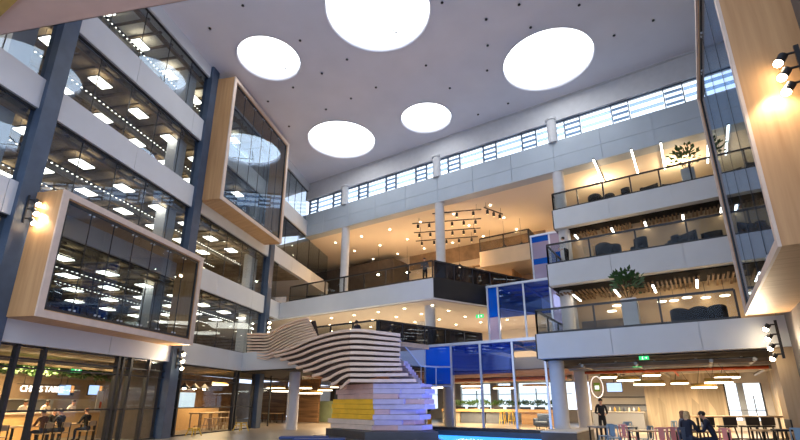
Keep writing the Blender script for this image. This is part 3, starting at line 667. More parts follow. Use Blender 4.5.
# pipes and trays under the right ceiling
o = MB().cyl((-5, 25.5, 3.1), (2.6, 25.5, 3.1), .07).cyl((-1, 25.5, 3.1), (-1, 31, 3.1), .05).build('sprinkler_pipe', REDPIPE); tag(o, 'orange-red sprinkler pipe running under the dark cafe ceiling', 'pipe')
for i, (y, z) in enumerate(((24.3, 3.25), (27, 3.2), (29.5, 3.25))):
    o = MB().cyl((-5.5, y, z), (3, y, z), .13).build('air_duct', DUCT); tag(o, 'metal duct under the right cafe ceiling, %s from the front' % TL[i], 'duct')
o = MB().box((-5.5, 3.2), (22.5, 22.8), (3.15, 3.3)).build('cable_tray', BROWNWALL); tag(o, 'brown cable tray under the front of the lowest balcony', 'cable tray')

for i in range(9):
    y = 22.9 + 1.15 * i
    o = MB().cyl((-5.6 + random.random(), y, 3.34), (1 + 2 * random.random(), y, 3.34), .04, n=8).build('conduit', [DUCT, BRUSHED, mat('tan_tray', (.42, .30, .16), .6)][i % 3]); tag(o, 'thin service conduit across the dark right cafe ceiling, number %d from the front' % (i + 1), 'conduit', 'ceiling conduits')
for i, x in enumerate((-4.4, -2.2, .5, 1.9)):
    o = MB().tube([(x, 22, 3.22), (x, 26, 3.22), (x + .7, 27, 3.1), (x + .7, 32, 3.1)], .07, 8).build('air_duct', DUCT); tag(o, 'bent metal pipe under the right cafe ceiling, number %d from the left' % (i + 1), 'duct', 'bent ceiling pipes')
for i in range(5):
    x = -4.8 + 1.6 * i; t = thing('ceiling_spot', 'small spotlight under the right cafe ceiling, number %d from the left' % (i + 1), 'spotlight', (x, 23.6, 3.46), 0, 'cafe ceiling spots')
    MB().cyl((0, 0, 0), (0, 0, -.22), .05, n=10).build('lamp_head', POTW, t); MB().cyl((0, 0, -.22), (0, 0, -.23), .04, n=10).build('bulb', WARMLED, t)
# ------------------------------------------------------------------ blue glass screens
def glass_screen(label, Y, xs, z0, z1, mats, back, roofm, kerb=0):
    t = thing('glass_screen', label, 'glass screen', (xs[0], Y, z0), 0, 'blue glass screens'); off = t.location.copy()
    for i in range(len(xs)): MB().box((xs[i] - .05, xs[i] + .05), (Y - .06, Y + .06), (z0, z1)).build('mullion', BRUSHED, t, off)
    MB().box((xs[0] - .05, xs[-1] + .05), (Y - .1, Y + .1), (z1, z1 + .14)).build('top_rail', BRUSHED, t, off)
    for i in range(len(xs) - 1):
        segs = mats[i]
        for (za, zb, gm) in segs: MB().box((xs[i] + .05, xs[i + 1] - .05), (Y - .012, Y + .012), (z0 + (z1 - z0) * za, z0 + (z1 - z0) * zb)).build('glass_pane', gm, t, off)
    if back:
        for i in range(len(xs)): MB().box((xs[i] - .09, xs[i] + .09), (Y + .1, Y + back), (z1 - .12, z1 + .1)).build('roof_beam', mat('blue_beam', (.02, .12, .5), .4), t, off)
        for i in range(len(xs) - 1): MB().box((xs[i] + .1, xs[i + 1] - .1), (Y + .12, Y + back), (z1 + .0, z1 + .02)).build('roof_pane', roofm, t, off)
        for q in (.33, .66): MB().box((xs[0], xs[-1]), (Y + back * q - .06, Y + back * q + .06), (z1 - .1, z1 + .08)).build('cross_beam', mat('blue_beam', (.02, .12, .5), .4), t, off)
    if kerb: MB().box((xs[0] - .3, xs[-1] + .2), (Y - .2, Y + .25), (0, z0)).build('kerb', BLACKSLAB, t, off)
    return t
C_ = [(0, 1, CLEAR)]
WHITEROOF = glass('frosted_roof_glass', (.85, .88, .92), .04, (.8, .82, .86), .5)
glass_screen('ground floor glass screen with a blue pane beside the stair', 21.7, [-12.45, -10.85, -9.2, -7.5, -5.95], .42, 4.5, [[(0, .52, CLEAR), (.52, 1, BLUEG)], [(0, .63, CLEAR), (.63, 1, DBLUE)], [(0, .63, CLEAR), (.63, 1, DBLUE)], C_], 4.6, WHITEROOF, 1)
glass_screen('first floor glass screen with a blue left pane', 26.5, [-10.55, -9.85, -8.2, -6.6, -5.95], 4.65, 8.62, [[(0, .52, LILACG), (.52, 1, BLUEG)], [(0, .5, CLEAR), (.5, 1, DBLUE)], [(0, .5, CLEAR), (.5, 1, DBLUE)], [(0, 1, LILACG)]], 4, WHITEROOF)
glass_screen('upper glass screen with pale lilac and blue panes by the top balcony', 31.2, [-8.8, -7.5, -6.1], 8.8, 13.2, [[(0, .52, LILACG), (.52, .62, BLUEG), (.62, .9, LILACG), (.9, 1, BLUEG)], [(0, .5, LILACG), (.5, .68, BLUEG), (.68, 1, LILACG)]], 0, WHITEROOF)
# deep space behind ground screen: bar
struct('ceiling', MB().prism([(-24, 24), (-10.5, 26.5), (-6, 26.5), (-6, 44), (-34, 44)], 3.44, 3.5), mat('bar_soffit', (.26, .15, .12), .8, var=.4, scale=1.5), 'dark exposed ceiling over the bar', 'ceiling')
m = MB().box((-40, -25.6), (42, 42.3), (0, 3.5)).box((-25.6, -5.9), (42, 42.3), (0, 1.0)).box((-25.6, -5.9), (42, 42.3), (3.3, 3.5))
for x in (-25.8, -22.6, -20.7, -16.9, -14.9): m.box((x, x + .7), (41.8, 42.3), (1.0, 3.3))
struct('wall_back_ground', m, PALEWALL, 'ground floor back wall around the bright bar windows', 'wall')
for i, (x0, x1) in enumerate(((-25.1, -22.6), (-21.9, -20.7), (-20, -16.9), (-16.2, -14.9), (-14.2, -9.5))):
    WN += 1; w = MB().box((x0, x1), (42.2, 42.24), (1.0, 3.3)).build('window_%d' % WN, DAYG); tag(w, 'bright bar window seen through the glass screen, number %d from the left' % (i + 1), 'window', None, 'structure')
    f = MB().box((x0, x1), (42.1, 42.16), (2.3, 2.36))
    n = max(1, int((x1 - x0) / 1.2))
    for q in range(1, n): x = x0 + (x1 - x0) * q / n; f.box((x - .04, x + .04), (42.1, 42.18), (1, 3))
    f.build('frame', GREYM, w)
t = thing('bar_counter', 'long warm timber bar counter beyond the glass screen', 'bar counter', (-14.5, 35.5, 0)); off = t.location.copy()
MB().rbox((-13.7, 35.6, .98), (10, .8, .22), .03).build('counter_top', mat('honey_timber', (.72, .45, .2), .45, var=.08, scale=2), t, off)
for i, (x0, x1, mm) in enumerate(((-18.7, -17.1, LINING), (-17.0, -14.9, GREYPANEL), (-14.8, -13.4, GREYPANEL), (-11.9, -8.7, OAKH))): MB().box((x0, x1), (35.4, 35.9), (0, .87)).build('front_panel', mm, t, off)
def foliage(mb, c, r, n, ln=.22, wd=.06, up=.3):
    for i in range(n):
        th, ph = random.uniform(0, 2 * PI), random.uniform(-.4, 1.3); d = Vector((math.cos(th) * math.cos(ph), math.sin(th) * math.cos(ph), math.sin(ph)))
        P = Vector(c) + d * r * random.uniform(.3, 1); q = (d + Vector((random.uniform(-.6, .6), random.uniform(-.6, .6), up))).normalized(); s = q.orthogonal().normalized() * wd * random.uniform(.7, 1.3); l = ln * random.uniform(.6, 1.3)
        mb.add([P, P + q * l * .5 + s, P + q * l, P + q * l * .5 - s], [(0, 1, 2, 3)])
    return mb
for i in range(9):
    x = -18.2 + i * 1.1
    t = thing('bar_plant', 'leafy herb plant in a trough on the bar counter, number %d from the left' % (i + 1), 'plant', (x, 35.6, 1.09), 0, 'plants on the bar counter')
    MB().rbox((0, 0, .09), (.8, .22, .18), .02).build('trough', DARK, t); b = MB()
    for q in (-.28, 0, .28): foliage(b, (q, 0, .32), .24, 26, .26, .05, .8)
    b.build('foliage', LEAF, t)
def stool(label, P, m_, h=.75, first=[None], grp='yellow bar stools'):
    t = thing('bar_stool', label, 'stool', P, 0, grp); MB().rbox((0, 0, h), (.34, .34, .04), .02).build('seat', m_, t)
    for sx in (-1, 1):
        for sy in (-1, 1): MB().bar((.12 * sx, .12 * sy, h), (.21 * sx, .21 * sy, 0), .035, .035).build('leg', m_, t)
    b = MB()
    for sx in (-1, 1): b.bar((.18 * sx, -.18, .28), (.18 * sx, .18, .28), .02, .02).bar((-.18, .18 * sx, .28), (.18, .18 * sx, .28), .02, .02)
    b.build('footrest', m_, t); return t
for i, x in enumerate((-13.1, -12.4)): stool('yellow metal stool at the bar, %s of the pair' % ('left' if i == 0 else 'right'), (x, 34.6, 0), YELM, .95)
t = thing('armchair', 'blue-grey armchair beyond the right end of the glass screen', 'armchair', (-8.6, 29.5, 0), PI)
MB().rbox((0, 0, .32), (.8, .75, .3), .08).build('seat', TEALF, t); MB().rbox((0, -.34, .62), (.8, .18, .62), .08).build('backrest', TEALF, t)
for sx in (-1, 1): MB().rbox((.42 * sx, .0, .45), (.14, .75, .42), .06).build('arm', TEALF, t)
for sx in (-1, 1):
    for sy in (-1, 1): MB().cyl((.3 * sx, .28 * sy, 0), (.3 * sx, .28 * sy, .2), .025).build('leg', DARK, t)
for i, x in enumerate((-19, -17.4, -15.6, -13.9, -12.2, -10.6, -9.2)):
    P = Vector((x, 31 + 1.9 * (i % 3), 2.62 + .14 * (i % 2))); ring_pendant('wide ring pendant over the bar, number %d from the left' % (i + 1), P, .8, 'ring pendants over the bar', 3.42)
o = MB().cyl((-20, 30, 3.1), (-7, 30, 3.1), .12).build('sprinkler_pipe', mat('rose_pipe', (.5, .18, .12), .5)); tag(o, 'dull red pipe under the bar ceiling behind the glass screen', 'pipe')
o = MB().cyl((-20, 31.5, 3.15), (-7, 31.5, 3.15), .2).build('air_duct', DUCT); tag(o, 'metal duct under the bar ceiling behind the glass screen', 'duct')
t = thing('planter', 'yellow planter with a bush seen under the stair flight', 'planter', on_depth(419, 427, 24) * 1); t.location.z = 0
MB().rbox((0, 0, .42), (1.3, .8, .84), .04).build('pot', YELLOWW, t); foliage(MB(), (0, 0, 1.1), .6, 120, .3, .06).build('foliage', LEAF, t)

# ------------------------------------------------------------------ the sculptural stair
stair = thing('slatted_stair', 'sculptural timber slat stair with stacked plank core in mid hall', 'stair', (-12, 17, 0)); so = stair.location.copy()
def ydep(x):
    K = [(246, 18.5), (268, 18.0), (290, 17.3), (320, 16.2), (350, 15.2), (375, 15.55), (400, 16.2), (425, 16.9)]
    for (a, ya), (b_, yb) in zip(K[:-1], K[1:]):
        if x <= b_: return ya + (yb - ya) * max(0, (x - a)) / (b_ - a)
    return K[-1][1]
def smooth(pts, n):
    out = []
    for i in range(len(pts) - 1):
        p0 = pts[max(0, i - 1)]; p1 = pts[i]; p2 = pts[i + 1]; p3 = pts[min(len(pts) - 1, i + 2)]
        for q in range(n):
            t = q / n; out.append(tuple(.5 * (2 * b + (c - a) * t + (2 * a - 5 * b + 4 * c - d) * t * t + (3 * b - a - 3 * c + d) * t ** 3) for a, b, c, d in zip(p0, p1, p2, p3)))
    return out + [tuple(pts[-1])]
IN = Vector((-.5, .87, 0)).normalized()
def ribbon(path, th=.13, wd=.55, extra=0.):
    P = [on_depth(x, y, ydep(x) + extra) for x, y in path]; n = len(P); vs = []
    for p in P: vs += [p, p + IN * wd, p + IN * wd - Vector((0, 0, th)), p - Vector((0, 0, th))]
    fs = [(0, 1, 2, 3), (4 * n - 4, 4 * n - 1, 4 * n - 2, 4 * n - 3)]
    for i in range(n - 1):
        a, b_ = 4 * i, 4 * i + 4
        for q in range(4): fs.append((a + q, b_ + q, b_ + (q + 1) % 4, a + (q + 1) % 4))
    return MB().add(vs, fs)
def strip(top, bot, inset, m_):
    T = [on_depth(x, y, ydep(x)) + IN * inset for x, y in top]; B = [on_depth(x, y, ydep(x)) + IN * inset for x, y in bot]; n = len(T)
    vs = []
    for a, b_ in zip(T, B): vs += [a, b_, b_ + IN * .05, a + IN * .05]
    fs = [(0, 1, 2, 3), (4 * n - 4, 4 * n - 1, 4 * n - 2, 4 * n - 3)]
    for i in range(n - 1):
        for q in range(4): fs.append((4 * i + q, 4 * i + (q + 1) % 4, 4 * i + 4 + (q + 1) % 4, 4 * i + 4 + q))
    MB().add(vs, fs).build('gap_shade_shell', m_, stair, so)
SHELL = mat('slat_gap_shade', (.06, .04, .035), .8)  # near-black sheet behind the slats stands for the shade in their gaps
# sweep along the first floor edge
for k in range(9):
    y0 = 333 + 3.05 * k
    path = smooth([(247, y0), (258, y0), (268, y0 - .5), (282, 325.2 + 3.0 * k), (296, 320 + 2.75 * k), (308 + 1.1 * k, 317.2 + 2.25 * k)], 5)
    ribbon(path, .095, .3, .35).build('slat', SLATW, stair, so)
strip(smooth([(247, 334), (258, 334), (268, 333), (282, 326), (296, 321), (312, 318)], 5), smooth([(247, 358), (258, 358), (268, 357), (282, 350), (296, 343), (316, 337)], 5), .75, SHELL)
# drum
ST = [(270, 352.5), (274, 355), (280, 358.5), (288, 362.5), (296, 366.5), (303, 370), (312, 374.5), (322, 378.8), (331, 383), (340, 386.5)]
RT = [(400, 333.5), (400, 338.2), (400, 343), (400, 348), (400, 353), (400, 358), (401, 362.8), (402, 367.6), (408, 373), (416, 379)]
for k in range(10):
    x0, y0 = ST[k]; ym = 329.2 + 5.55 * k; xr, yr = RT[k]
    xm = (x0 + 350) / 2; yl = ym + (y0 - ym) * .36
    pts = [(x0, y0), (x0 + (350 - x0) * .25, ym + (y0 - ym) * .78), (xm, ym + (y0 - ym) * .40), (x0 + (350 - x0) * .78, ym + (y0 - ym) * .1), (350, ym - .2), (364, ym - .1), (384, ym + (yr - ym) * .55), (xr, yr)]
    ribbon(smooth(pts, 4), .125, .34).build('slat', SLATW, stair, so)
top = smooth([(272, 351), (290, 346.5), (315, 339), (335, 332.5), (350, 330), (375, 331.5), (399, 334.5)], 4)
bot = smooth([(272, 353.5), (290, 362), (315, 374), (335, 383), (350, 381), (375, 377), (399, 366)], 4)
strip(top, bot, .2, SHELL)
# landing floor inside the drum and side wall
A = on_depth(395, 345, 16.3); B = on_depth(330, 345, 16.3)
MB().prism([(B.x, 16.4), (-12.3, 15.9), (A.x, 16.7), (-10.4, 18.5), (-17.5, 18.5)], 4.0, 4.2).build('landing', TABLET, stair, so)
# stacked plank core
rows = 9; z0 = .52; hh = .208
for r_ in range(rows):
    z = z0 + r_ * hh; f = r_ / (rows - 1)
    L_, C2, R_ = on_depth(330 + 9 * f + random.uniform(-3, 3), 400, 16.4), on_depth(374 + random.uniform(-2, 2), 400, 15.75), on_depth(417 + 4 * f + random.uniform(-6, 6), 400, 16.9)
    mL = YELLOWW if 2 <= r_ <= 5 else (PALEOAK if r_ < 2 else PINKW)
    if r_ == 8: mL = PINKW
    d = Vector((0, 1.2, 0)); E1 = Vector((C2.x + .02, C2.y, 0))
    MB().prism([(L_.x, L_.y), (C2.x, C2.y), (C2.x + .1, C2.y + 1.2), (L_.x + .3, L_.y + 1.3)], z, z + hh - .012).build('core_plank', mL, stair, so)
    k1 = random.uniform(.3, .7); M_ = C2 + (R_ - C2) * k1; o1, o2 = random.uniform(-.08, .05), random.uniform(-.06, .1)
    MB().prism([(C2.x, C2.y + o1), (M_.x, M_.y + o1), (M_.x + .1, M_.y + 1.2), (C2.x + .1, C2.y + 1.2)], z, z + hh - .012).build('core_plank', LILACW if r_ % 3 else PINKW, stair, so)
    MB().prism([(M_.x, M_.y + o2), (R_.x, R_.y + o2), (R_.x, R_.y + .9), (M_.x + .1, M_.y + 1.2)], z, z + hh - .012).build('core_plank', PINKW if r_ % 4 == 1 else LILACW, stair, so)
# flight descending on the right
a = on_depth(402, 361, 16.7); e = on_depth(424, 391, 18.3); n = 11; dirv = (e - a); dirh = Vector((dirv.x, dirv.y, 0)).normalized(); sidev = Vector((-dirh.y, dirh.x, 0))
for i in range(n):
    P = a + dirv * (i / n); q = dirh * .3
    MB().add([P - sidev * .1, P - sidev * .1 + q, P + sidev * 1.3 + q, P + sidev * 1.3] + [v - Vector((0, 0, .19)) for v in (P - sidev * .1, P - sidev * .1 + q, P + sidev * 1.3 + q, P + sidev * 1.3)],
             [(0, 1, 2, 3), (7, 6, 5, 4), (0, 4, 5, 1), (1, 5, 6, 2), (2, 6, 7, 3), (3, 7, 4, 0)]).build('tread', LILACW, stair, so)
hr = [on_depth(x, y, Y) for x, y, Y in ((398, 338, 16.6), (421, 366, 18.4), (436, 367, 19.2), (451, 367, 20.2))]
MB().tube(hr, .035).build('handrail', BRUSHED, stair, so)
hr2 = [on_depth(x, y, Y) for x, y, Y in ((399, 357, 16.6), (421, 384, 18.4), (436, 386, 19.2), (451, 386, 20.2))]
MB().tube(hr2, .025).build('handrail', BRUSHED, stair, so)
for i in range(3):
    vs = [hr[i] - Vector((0, 0, .06)), hr[i + 1] - Vector((0, 0, .06)), hr2[i + 1], hr2[i]]; t_ = Vector((.015, .01, 0))
    MB().add(vs + [v + t_ for v in vs], [(0, 1, 2, 3), (7, 6, 5, 4), (0, 4, 5, 1), (1, 5, 6, 2), (2, 6, 7, 3), (3, 7, 4, 0)]).build('balustrade_glass', RAILG, stair, so)
for P, Q in zip(hr, hr2): MB().cyl(P, Q - Vector((0, 0, .15)), .02, n=8).build('baluster', BRUSHED, stair, so)
# plinth
PT = [(-14.67, 16.38), (-11.46, 15.1), (-9.0, 16.65), (-11.2, 19.5), (-14.6, 19.6)]
t = thing('stair_plinth', 'dark faceted plinth under the stair', 'plinth', (-12, 17, 0))
MB().prism([(x + 12, y - 17) for x, y in PT], .2, .5).build('upper_step', BLACKSLAB, t)
MB().prism([(12 + x + (x + 11.5) * .12, y - 17 - .45) for x, y in PT], 0, .2).build('lower_step', BLACKSLAB, t)
# blue pool, benches, planter block
t = thing('lit_pool', 'shallow glowing blue pool in front of the glass screen', 'pool', (-7.6, 18, 0))
PW = [(-5.7, 12.5), (-5.7, 21.1), (-11.9, 21.1), (-11.0, 20.2), (-8.3, 16.9), (-8.3, 12.5)]
MB().prism([(x + 7.6, y - 18) for x, y in PW], .02, .06).build('water', BLUELED, t)
MB().box((-4.3, 2.1), (3.1, 3.35), (0, .3)).box((1.9, 2.1), (-5.5, 3.1), (0, .12)).box((-.8, -.7), (-5.5, -1.2), (0, .08)).build('rim', BLACKSLAB, t)
t = thing('planter_block', 'dark block with a pale top under the concrete column', 'block', (-5.15, 21.3, 0))
MB().box((-.65, .75), (-1.75, 1.7), (0, .45)).build('base', mat('umber_block', (.10, .085, .08), .6, var=.1), t); MB().rbox((.05, 0, .475), (1.44, 3.5, .05), .01).build('cap', PALEWALL, t)
bn = thing('bench', 'dark bench with a blue seat left of the stair plinth, nearer of two', 'bench', (-12.3, 12.6, 0), math.radians(38), 'dark benches by the stair')
MB().rbox((0, 0, .19), (1.7, .5, .38), .02).build('base', BLACKSLAB, bn); MB().rbox((0, 0, .42), (1.74, .54, .07), .02).build('seat', mat('navy_seat', (.02, .05, .18), .6), bn)
dup(bn, (-11.2, 12.2, 0), math.radians(38), 'dark bench with a blue seat left of the stair plinth, farther right of two')

# ------------------------------------------------------------------ left ground floor cafe
def shopfront(s0, s1, label, div):
    global WN
    WN += 1; w = MB().box((s0, s1), (-.22, -.2), (.02, 3.5), lmap).build('window_%d' % WN, CLEAR); tag(w, label, 'window', None, 'structure')
    f = MB()
    for s in div: f.box((s - .055, s + .055), (-.3, -.1), (0, 3.5), lmap)
    for z in (.04, 1.35, 2.75, 3.05, 3.45): f.box((s0, s1), (-.24, -.16), (z - .03, z + .03), lmap)
    f.build('frame', DARK, w)
shopfront(-25, -16.7, 'cafe shopfront beyond the left edge column', [-24, -21, -18])
shopfront(-16.1, -8.1, 'cafe shopfront in front of the counter and sign', [-16.0, -15.3, -14.32, -11.0, -10.75, -10.3, -9.2])
shopfront(-7.5, .65, 'cafe shopfront in front of the long wooden table', [-7.4, -6.9, -1.75, -1.45, .5])
struct('wall_cafe_end', MB().box((-8.3, -8.1), (-3.2, -.3), (0, 3.5), lmap), DARKWALL, 'dark wall return between the two cafe bays', 'wall')
struct('wall_cafe_rear', MB().box((-18, 1.2), (-9.3, -9.1), (0, 3.5), lmap), mat('cafe_rear', (.42, .37, .30), .7, var=.1, scale=2), 'grey-brown rear wall of the cafe kitchen', 'wall')
struct('wall_cafe_boards', MB().box((-1.5, 10.0), (-7.2, -7.0), (0, 3.6), lmap), OLDWOOD, 'reclaimed board wall behind the long wooden table', 'wall')
t = thing('cafe_counter', 'long honey timber cafe counter below the white sign', 'counter', LP(-10, -5, 0)); off = t.location.copy()
MB().box((-15.5, -5.9), (-5.8, -5.1), (0, 1.12), lmap).build('front_panel', mat('honey_timber', (.72, .45, .2), .45), t, off); MB().box((-15.6, -5.8), (-5.9, -5.0), (1.12, 1.18), lmap).build('counter_top', PALEOAK, t, off)
t = thing('kitchen_hood', 'steel kitchen canopy behind the cafe counter', 'hood', LP(-9, -8.5, 1.8)); off = t.location.copy(); MB().box((-14, -5.6), (-9.0, -8.2), (1.75, 1.95), lmap).build('canopy', GREYM, t, off); MB().box((-14, -5.6), (-9.05, -8.95), (1.2, 1.75), lmap).build('splashback', GREYM, t, off)
struct('wall_cafe_bulkhead', MB().box((-13.5, -4.5), (-6.0, -5.85), (1.78, 2.75), lmap), mat('tan_board', (.36, .25, .14), .6, var=.1), 'tan bulkhead behind the lit cafe letters', 'wall')
# sign
cu = bpy.data.curves.new('sign_text', 'FONT'); cu.body = "CHEF'S TABLE"; cu.size = .34; cu.extrude = .03; cu.align_x = 'CENTER'
to = bpy.data.objects.new('sign_text', cu); COL.objects.link(to); bpy.context.view_layer.update()
me = bpy.data.meshes.new_from_object(to.evaluated_get(bpy.context.evaluated_depsgraph_get())); bpy.data.objects.remove(to)
me.materials.clear(); me.materials.append(SIGNW)
t = thing('cafe_sign', "white lit letters reading CHEF'S TABLE over the cafe counter", 'sign', LP(-9.68, -5.2, 2.08), LROT + PI / 2)
o = bpy.data.objects.new('lettering', me); COL.objects.link(o); o.parent = t; o.rotation_euler = (PI / 2, 0, 0)
xs_ = [v.co.x for v in me.vertices]; wsc = 2.1 / (max(xs_) - min(xs_)); o.scale = (wsc, 1.15 * wsc, 1)
MB().bar((-1.2, .05, .33), (1.2, .05, .33), .03, .03).cyl((-.9, .05, .33), (-.9, .05, 1.4), .012).cyl((.9, .05, .33), (.9, .05, 1.4), .012).build('rail', DARK, t)
screen('menu screen hanging right after the lit cafe letters, nearer of two', on_left(66, 390, -5.35), .9, .52, LROT + PI / 2, True, .9)
screen('menu screen hanging over the far end of the cafe counter', on_left(95, 390, -5.35), .9, .52, LROT + PI / 2, True, .9)
o = MB(); 
for i in range(26): foliage(o, LP(-14 + i * .26, -3.2, 2.85), .28, 26, .28, .05, -.2)
tag(o.build('hanging_greenery', LEAF), 'trailing greenery hung along the cafe ceiling', 'plants', None, 'stuff')
for i in range(5):
    o = MB().box((-15.8, -8.4), (-1.3 - 1.25 * i, -1.15 - 1.25 * i), (3.02, 3.16), lmap).build('cable_tray', mat('tan_tray', (.42, .30, .16), .6)); tag(o, 'tan service tray under the cafe ceiling, number %d from the glass' % (i + 1), 'cable tray', 'cafe trays')
for i in range(6):
    o = MB().box((-15.6 + 1.25 * i, -14.75 + 1.25 * i), (-2.3, -2.2), (3.18, 3.22), lmap).build('strip_light', WARMLED); tag(o, 'warm strip light under the cafe ceiling, number %d from the left' % (i + 1), 'strip light', 'cafe strip lights')
P = on_left(105, 402, -5.0); t = thing('menu_poster', 'white poster board with red shapes at the right end of the cafe counter', 'poster', (P.x, P.y, 1.19), LROT + PI / 2)
MB().rbox((0, 0, .5), (1.15, .05, 1.0), .01).build('board', CHW0, t)
for q in range(3): MB().cbox((-.3 + .3 * q, -.03, .3 + .12 * (q % 2)), (.12, .01, .34)).build('red_shape', REDPIPE, t)
for i in range(3):
    P = on_left(120 + 7 * i, 405, -4.6); o = MB().rbox((0, 0, 1.0), (.5, .3, 2.0), .02).build('display_cabinet', [TABLET, PALEOAK, OAK][i]); o.location = (P.x, P.y, 0); o.rotation_euler = (0, 0, LROT + PI / 2); tag(o, 'tall timber cabinet at the right of the cafe counter, %s of three' % ['left', 'middle', 'right'][i], 'cabinet', 'timber cabinets')
# cafe tables and chairs
def simple_table(label, P, rz, w, d, h, group, top=TABLET, leg=DARK):
    t = thing('cafe_table', label, 'table', P, rz, group); MB().rbox((0, 0, h - .02), (w, d, .045), .012).build('table_top', top, t)
    for sx in (-1, 1):
        for sy in (-1, 1): MB().bar(((w / 2 - .06) * sx, (d / 2 - .06) * sy, 0), ((w / 2 - .06) * sx, (d / 2 - .06) * sy, h - .04), .05, .05).build('leg', leg, t)
    return t
simple_table('long cafe table behind the shopfront where the dark-clothed customers sit', LP(-11.0, -2.6, 0), LROT + PI / 2, 3.2, .8, .75, 'cafe tables on the left')
simple_table('small cafe table just inside the leftmost shopfront', LP(-13.7, -2.5, 0), LROT + PI / 2, 1.2, .8, .75, 'cafe tables on the left')
def wood_chair(label, P, rz, m_=TABLET, group='cafe chairs on the left'):
    t = thing('cafe_chair', label, 'chair', P, rz, group); MB().rbox((0, 0, .45), (.42, .42, .04), .015).build('seat', m_, t)
    MB().rbox((0, -.2, .76), (.4, .03, .2), .012).build('backrest', m_, t)
    for sx in (-1, 1):
        MB().bar((.17 * sx, .17, 0), (.17 * sx, .17, .44), .035, .035).build('leg', DARK, t); MB().bar((.18 * sx, -.2, 0), (.18 * sx, -.2, .84), .035, .035).build('leg', DARK, t)
    return t
SEATS = [(-12.1, -1.95, 1), (-10.75, -3.3, -1), (-11.35, -1.95, 1), (-10.1, -1.95, 1), (-13.9, -1.9, 1), (-13.5, -3.2, -1)]
SLB = ['under the customer in brown', 'under the customer facing the hall', 'under the customer in charcoal', 'draped with a coat under the last customer', 'empty at the small left table', 'empty on the counter side of the small left table']
for (s, p, sg), lb in zip(SEATS, SLB): wood_chair('timber cafe chair ' + lb, LP(s, p, 0), LROT + (PI / 2 if sg > 0 else -PI / 2))
t = thing('long_table', 'long communal timber table in the second cafe bay', 'table', LP(-.6, -2.3, 0), LROT + PI / 2)
MB().rbox((0, 0, .98), (3.4, .8, .07), .015).build('table_top', TABLET, t)
for x in (-1.6, -.55, .55, 1.6):
    for y in (-.3, .3): MB().bar((x, y, 0), (x, y, .95), .07, .07).build('leg', TABLET, t)
MB().bar((-1.6, 0, .25), (1.6, 0, .25), .06, .06).build('stretcher', TABLET, t)
o = MB().box((-2.4, 1.9), (-3.7, -3.4), (0, 1.3), lmap).build('banquette', mat('honey_timber', (.72, .45, .2), .45)); tag(o, 'honey timber banquette back behind the long communal table', 'bench')
for i in range(5): stool('timber stool at the long communal table, number %d from the left' % (i + 1), LP(-2.0 + .68 * i, -1.55, 0), TABLET, .68, grp='stools at the communal table')
t = stool('yellow box stool outside the dark door frame', LP(-1.75, .5, 0), YELM, .45, grp='yellow seats by the glazing'); t.scale = (1.5, 1.5, 1)
t = stool('low yellow stool outside the communal table bay', LP(-6.0, .35, 0), YELM, .36, grp='yellow seats by the glazing'); t.scale = (1.3, 1.3, 1)
o = MB().box((-.55, 1.3), (-5, -4.9), (1.15, 2.25), lmap).build('display_screen', mat('lit_window_blue', (.3, .4, .5), .4, emit=(.35, .60, .9), estr=.75)); tag(o, 'pale blue lit screen behind the second cafe bay', 'screen')
MB().box((-.4, -.3), (-5, -4.9), (0, 1.15), lmap).box((1.0, 1.1), (-5, -4.9), (0, 1.15), lmap).build('stand', DARK, o)
for i, s in enumerate((-2.6, -1.6, -.6)):
    dup(pd, LP(s, -3, 2.45), 0, 'dark pendant lamp over the communal cafe table, number %d from the left' % (i + 1), 'cafe pendants')
for o_ in [o for o in COL.objects if o.get('group') == 'cafe pendants']:
    for c in o_.children:
        if c.name.startswith('cord'): c.scale = (1, 1, .4); 
ring_pendant('tilted ring pendant over the end of the communal table', LP(.2, -2.4, 2.75), .5, 'cafe ring pendant', 3.45)
# under first floor, left of the stair
struct('ceiling', MB().prism([(-30, 18.8), (-13.8, 18.8), (-12, 24), (-24, 24), (-30, 30)], 3.44, 3.5), mat('cafe_soffit', (.035, .03, .025), .8, var=.4, scale=2), 'dark ceiling under the first floor left of the stair', 'ceiling')
A, B = on_depth(293, 410, 29), on_depth(318, 410, 29)
struct('wall_timber', MB().box((A.x, B.x), (29, 29.2), (0, 3.5)), OLDWOOD, 'reclaimed board wall seen right of the pale column', 'wall')
A, B = on_depth(256, 410, 31), on_depth(285, 410, 31)
struct('wall_timber', MB().box((A.x, B.x), (31, 31.2), (0, 3.5)), OLDWOOD, 'reclaimed board wall seen left of the pale column', 'wall')
A, B = on_depth(318, 410, 30), on_depth(345, 410, 30)
struct('wall_dark', MB().box((A.x, B.x + 4), (31.5, 31.7), (0, 3.5)), DARKWALL, 'dark wall beneath the stair', 'wall')
o = MB().rbox(((A.x + B.x) / 2 - .2, 30.5, .85), (B.x - A.x - .2, .5, 1.7), .03).build('kiosk', GREENP); tag(o, 'pale green kiosk front seen beneath the stair', 'kiosk')
o = MB().rbox(((A.x + B.x) / 2 - .2, 31.3, 2.2), (1.2, .1, .9), .02).build('wall_picture', GREYPANEL); tag(o, 'grey framed board on the dark wall beneath the stair', 'picture')
for i in range(2):
    P = on_depth(268 + 8 * i, 424, 27); P.z = 0; simple_table('small timber table by the reclaimed wall, %s of two' % ('left' if i == 0 else 'right'), P, 0, .9, .7, .75, 'tables by the reclaimed wall')
t = thing('glass_door', 'dark-framed glass door between the steel column and pale column', 'door', LP(2.4, -.3, 0), LROT + PI / 2)
MB().box((-.8, .8), (-.012, .012), (.05, 3.2)).build('glass_pane', CLEAR, t); b = MB()
for x in (-.8, .8): b.box((x - .05, x + .05), (-.04, .04), (0, 3.5))
b.box((-.8, .8), (-.04, .04), (3.2, 3.3)); b.build('frame', DARK, t)

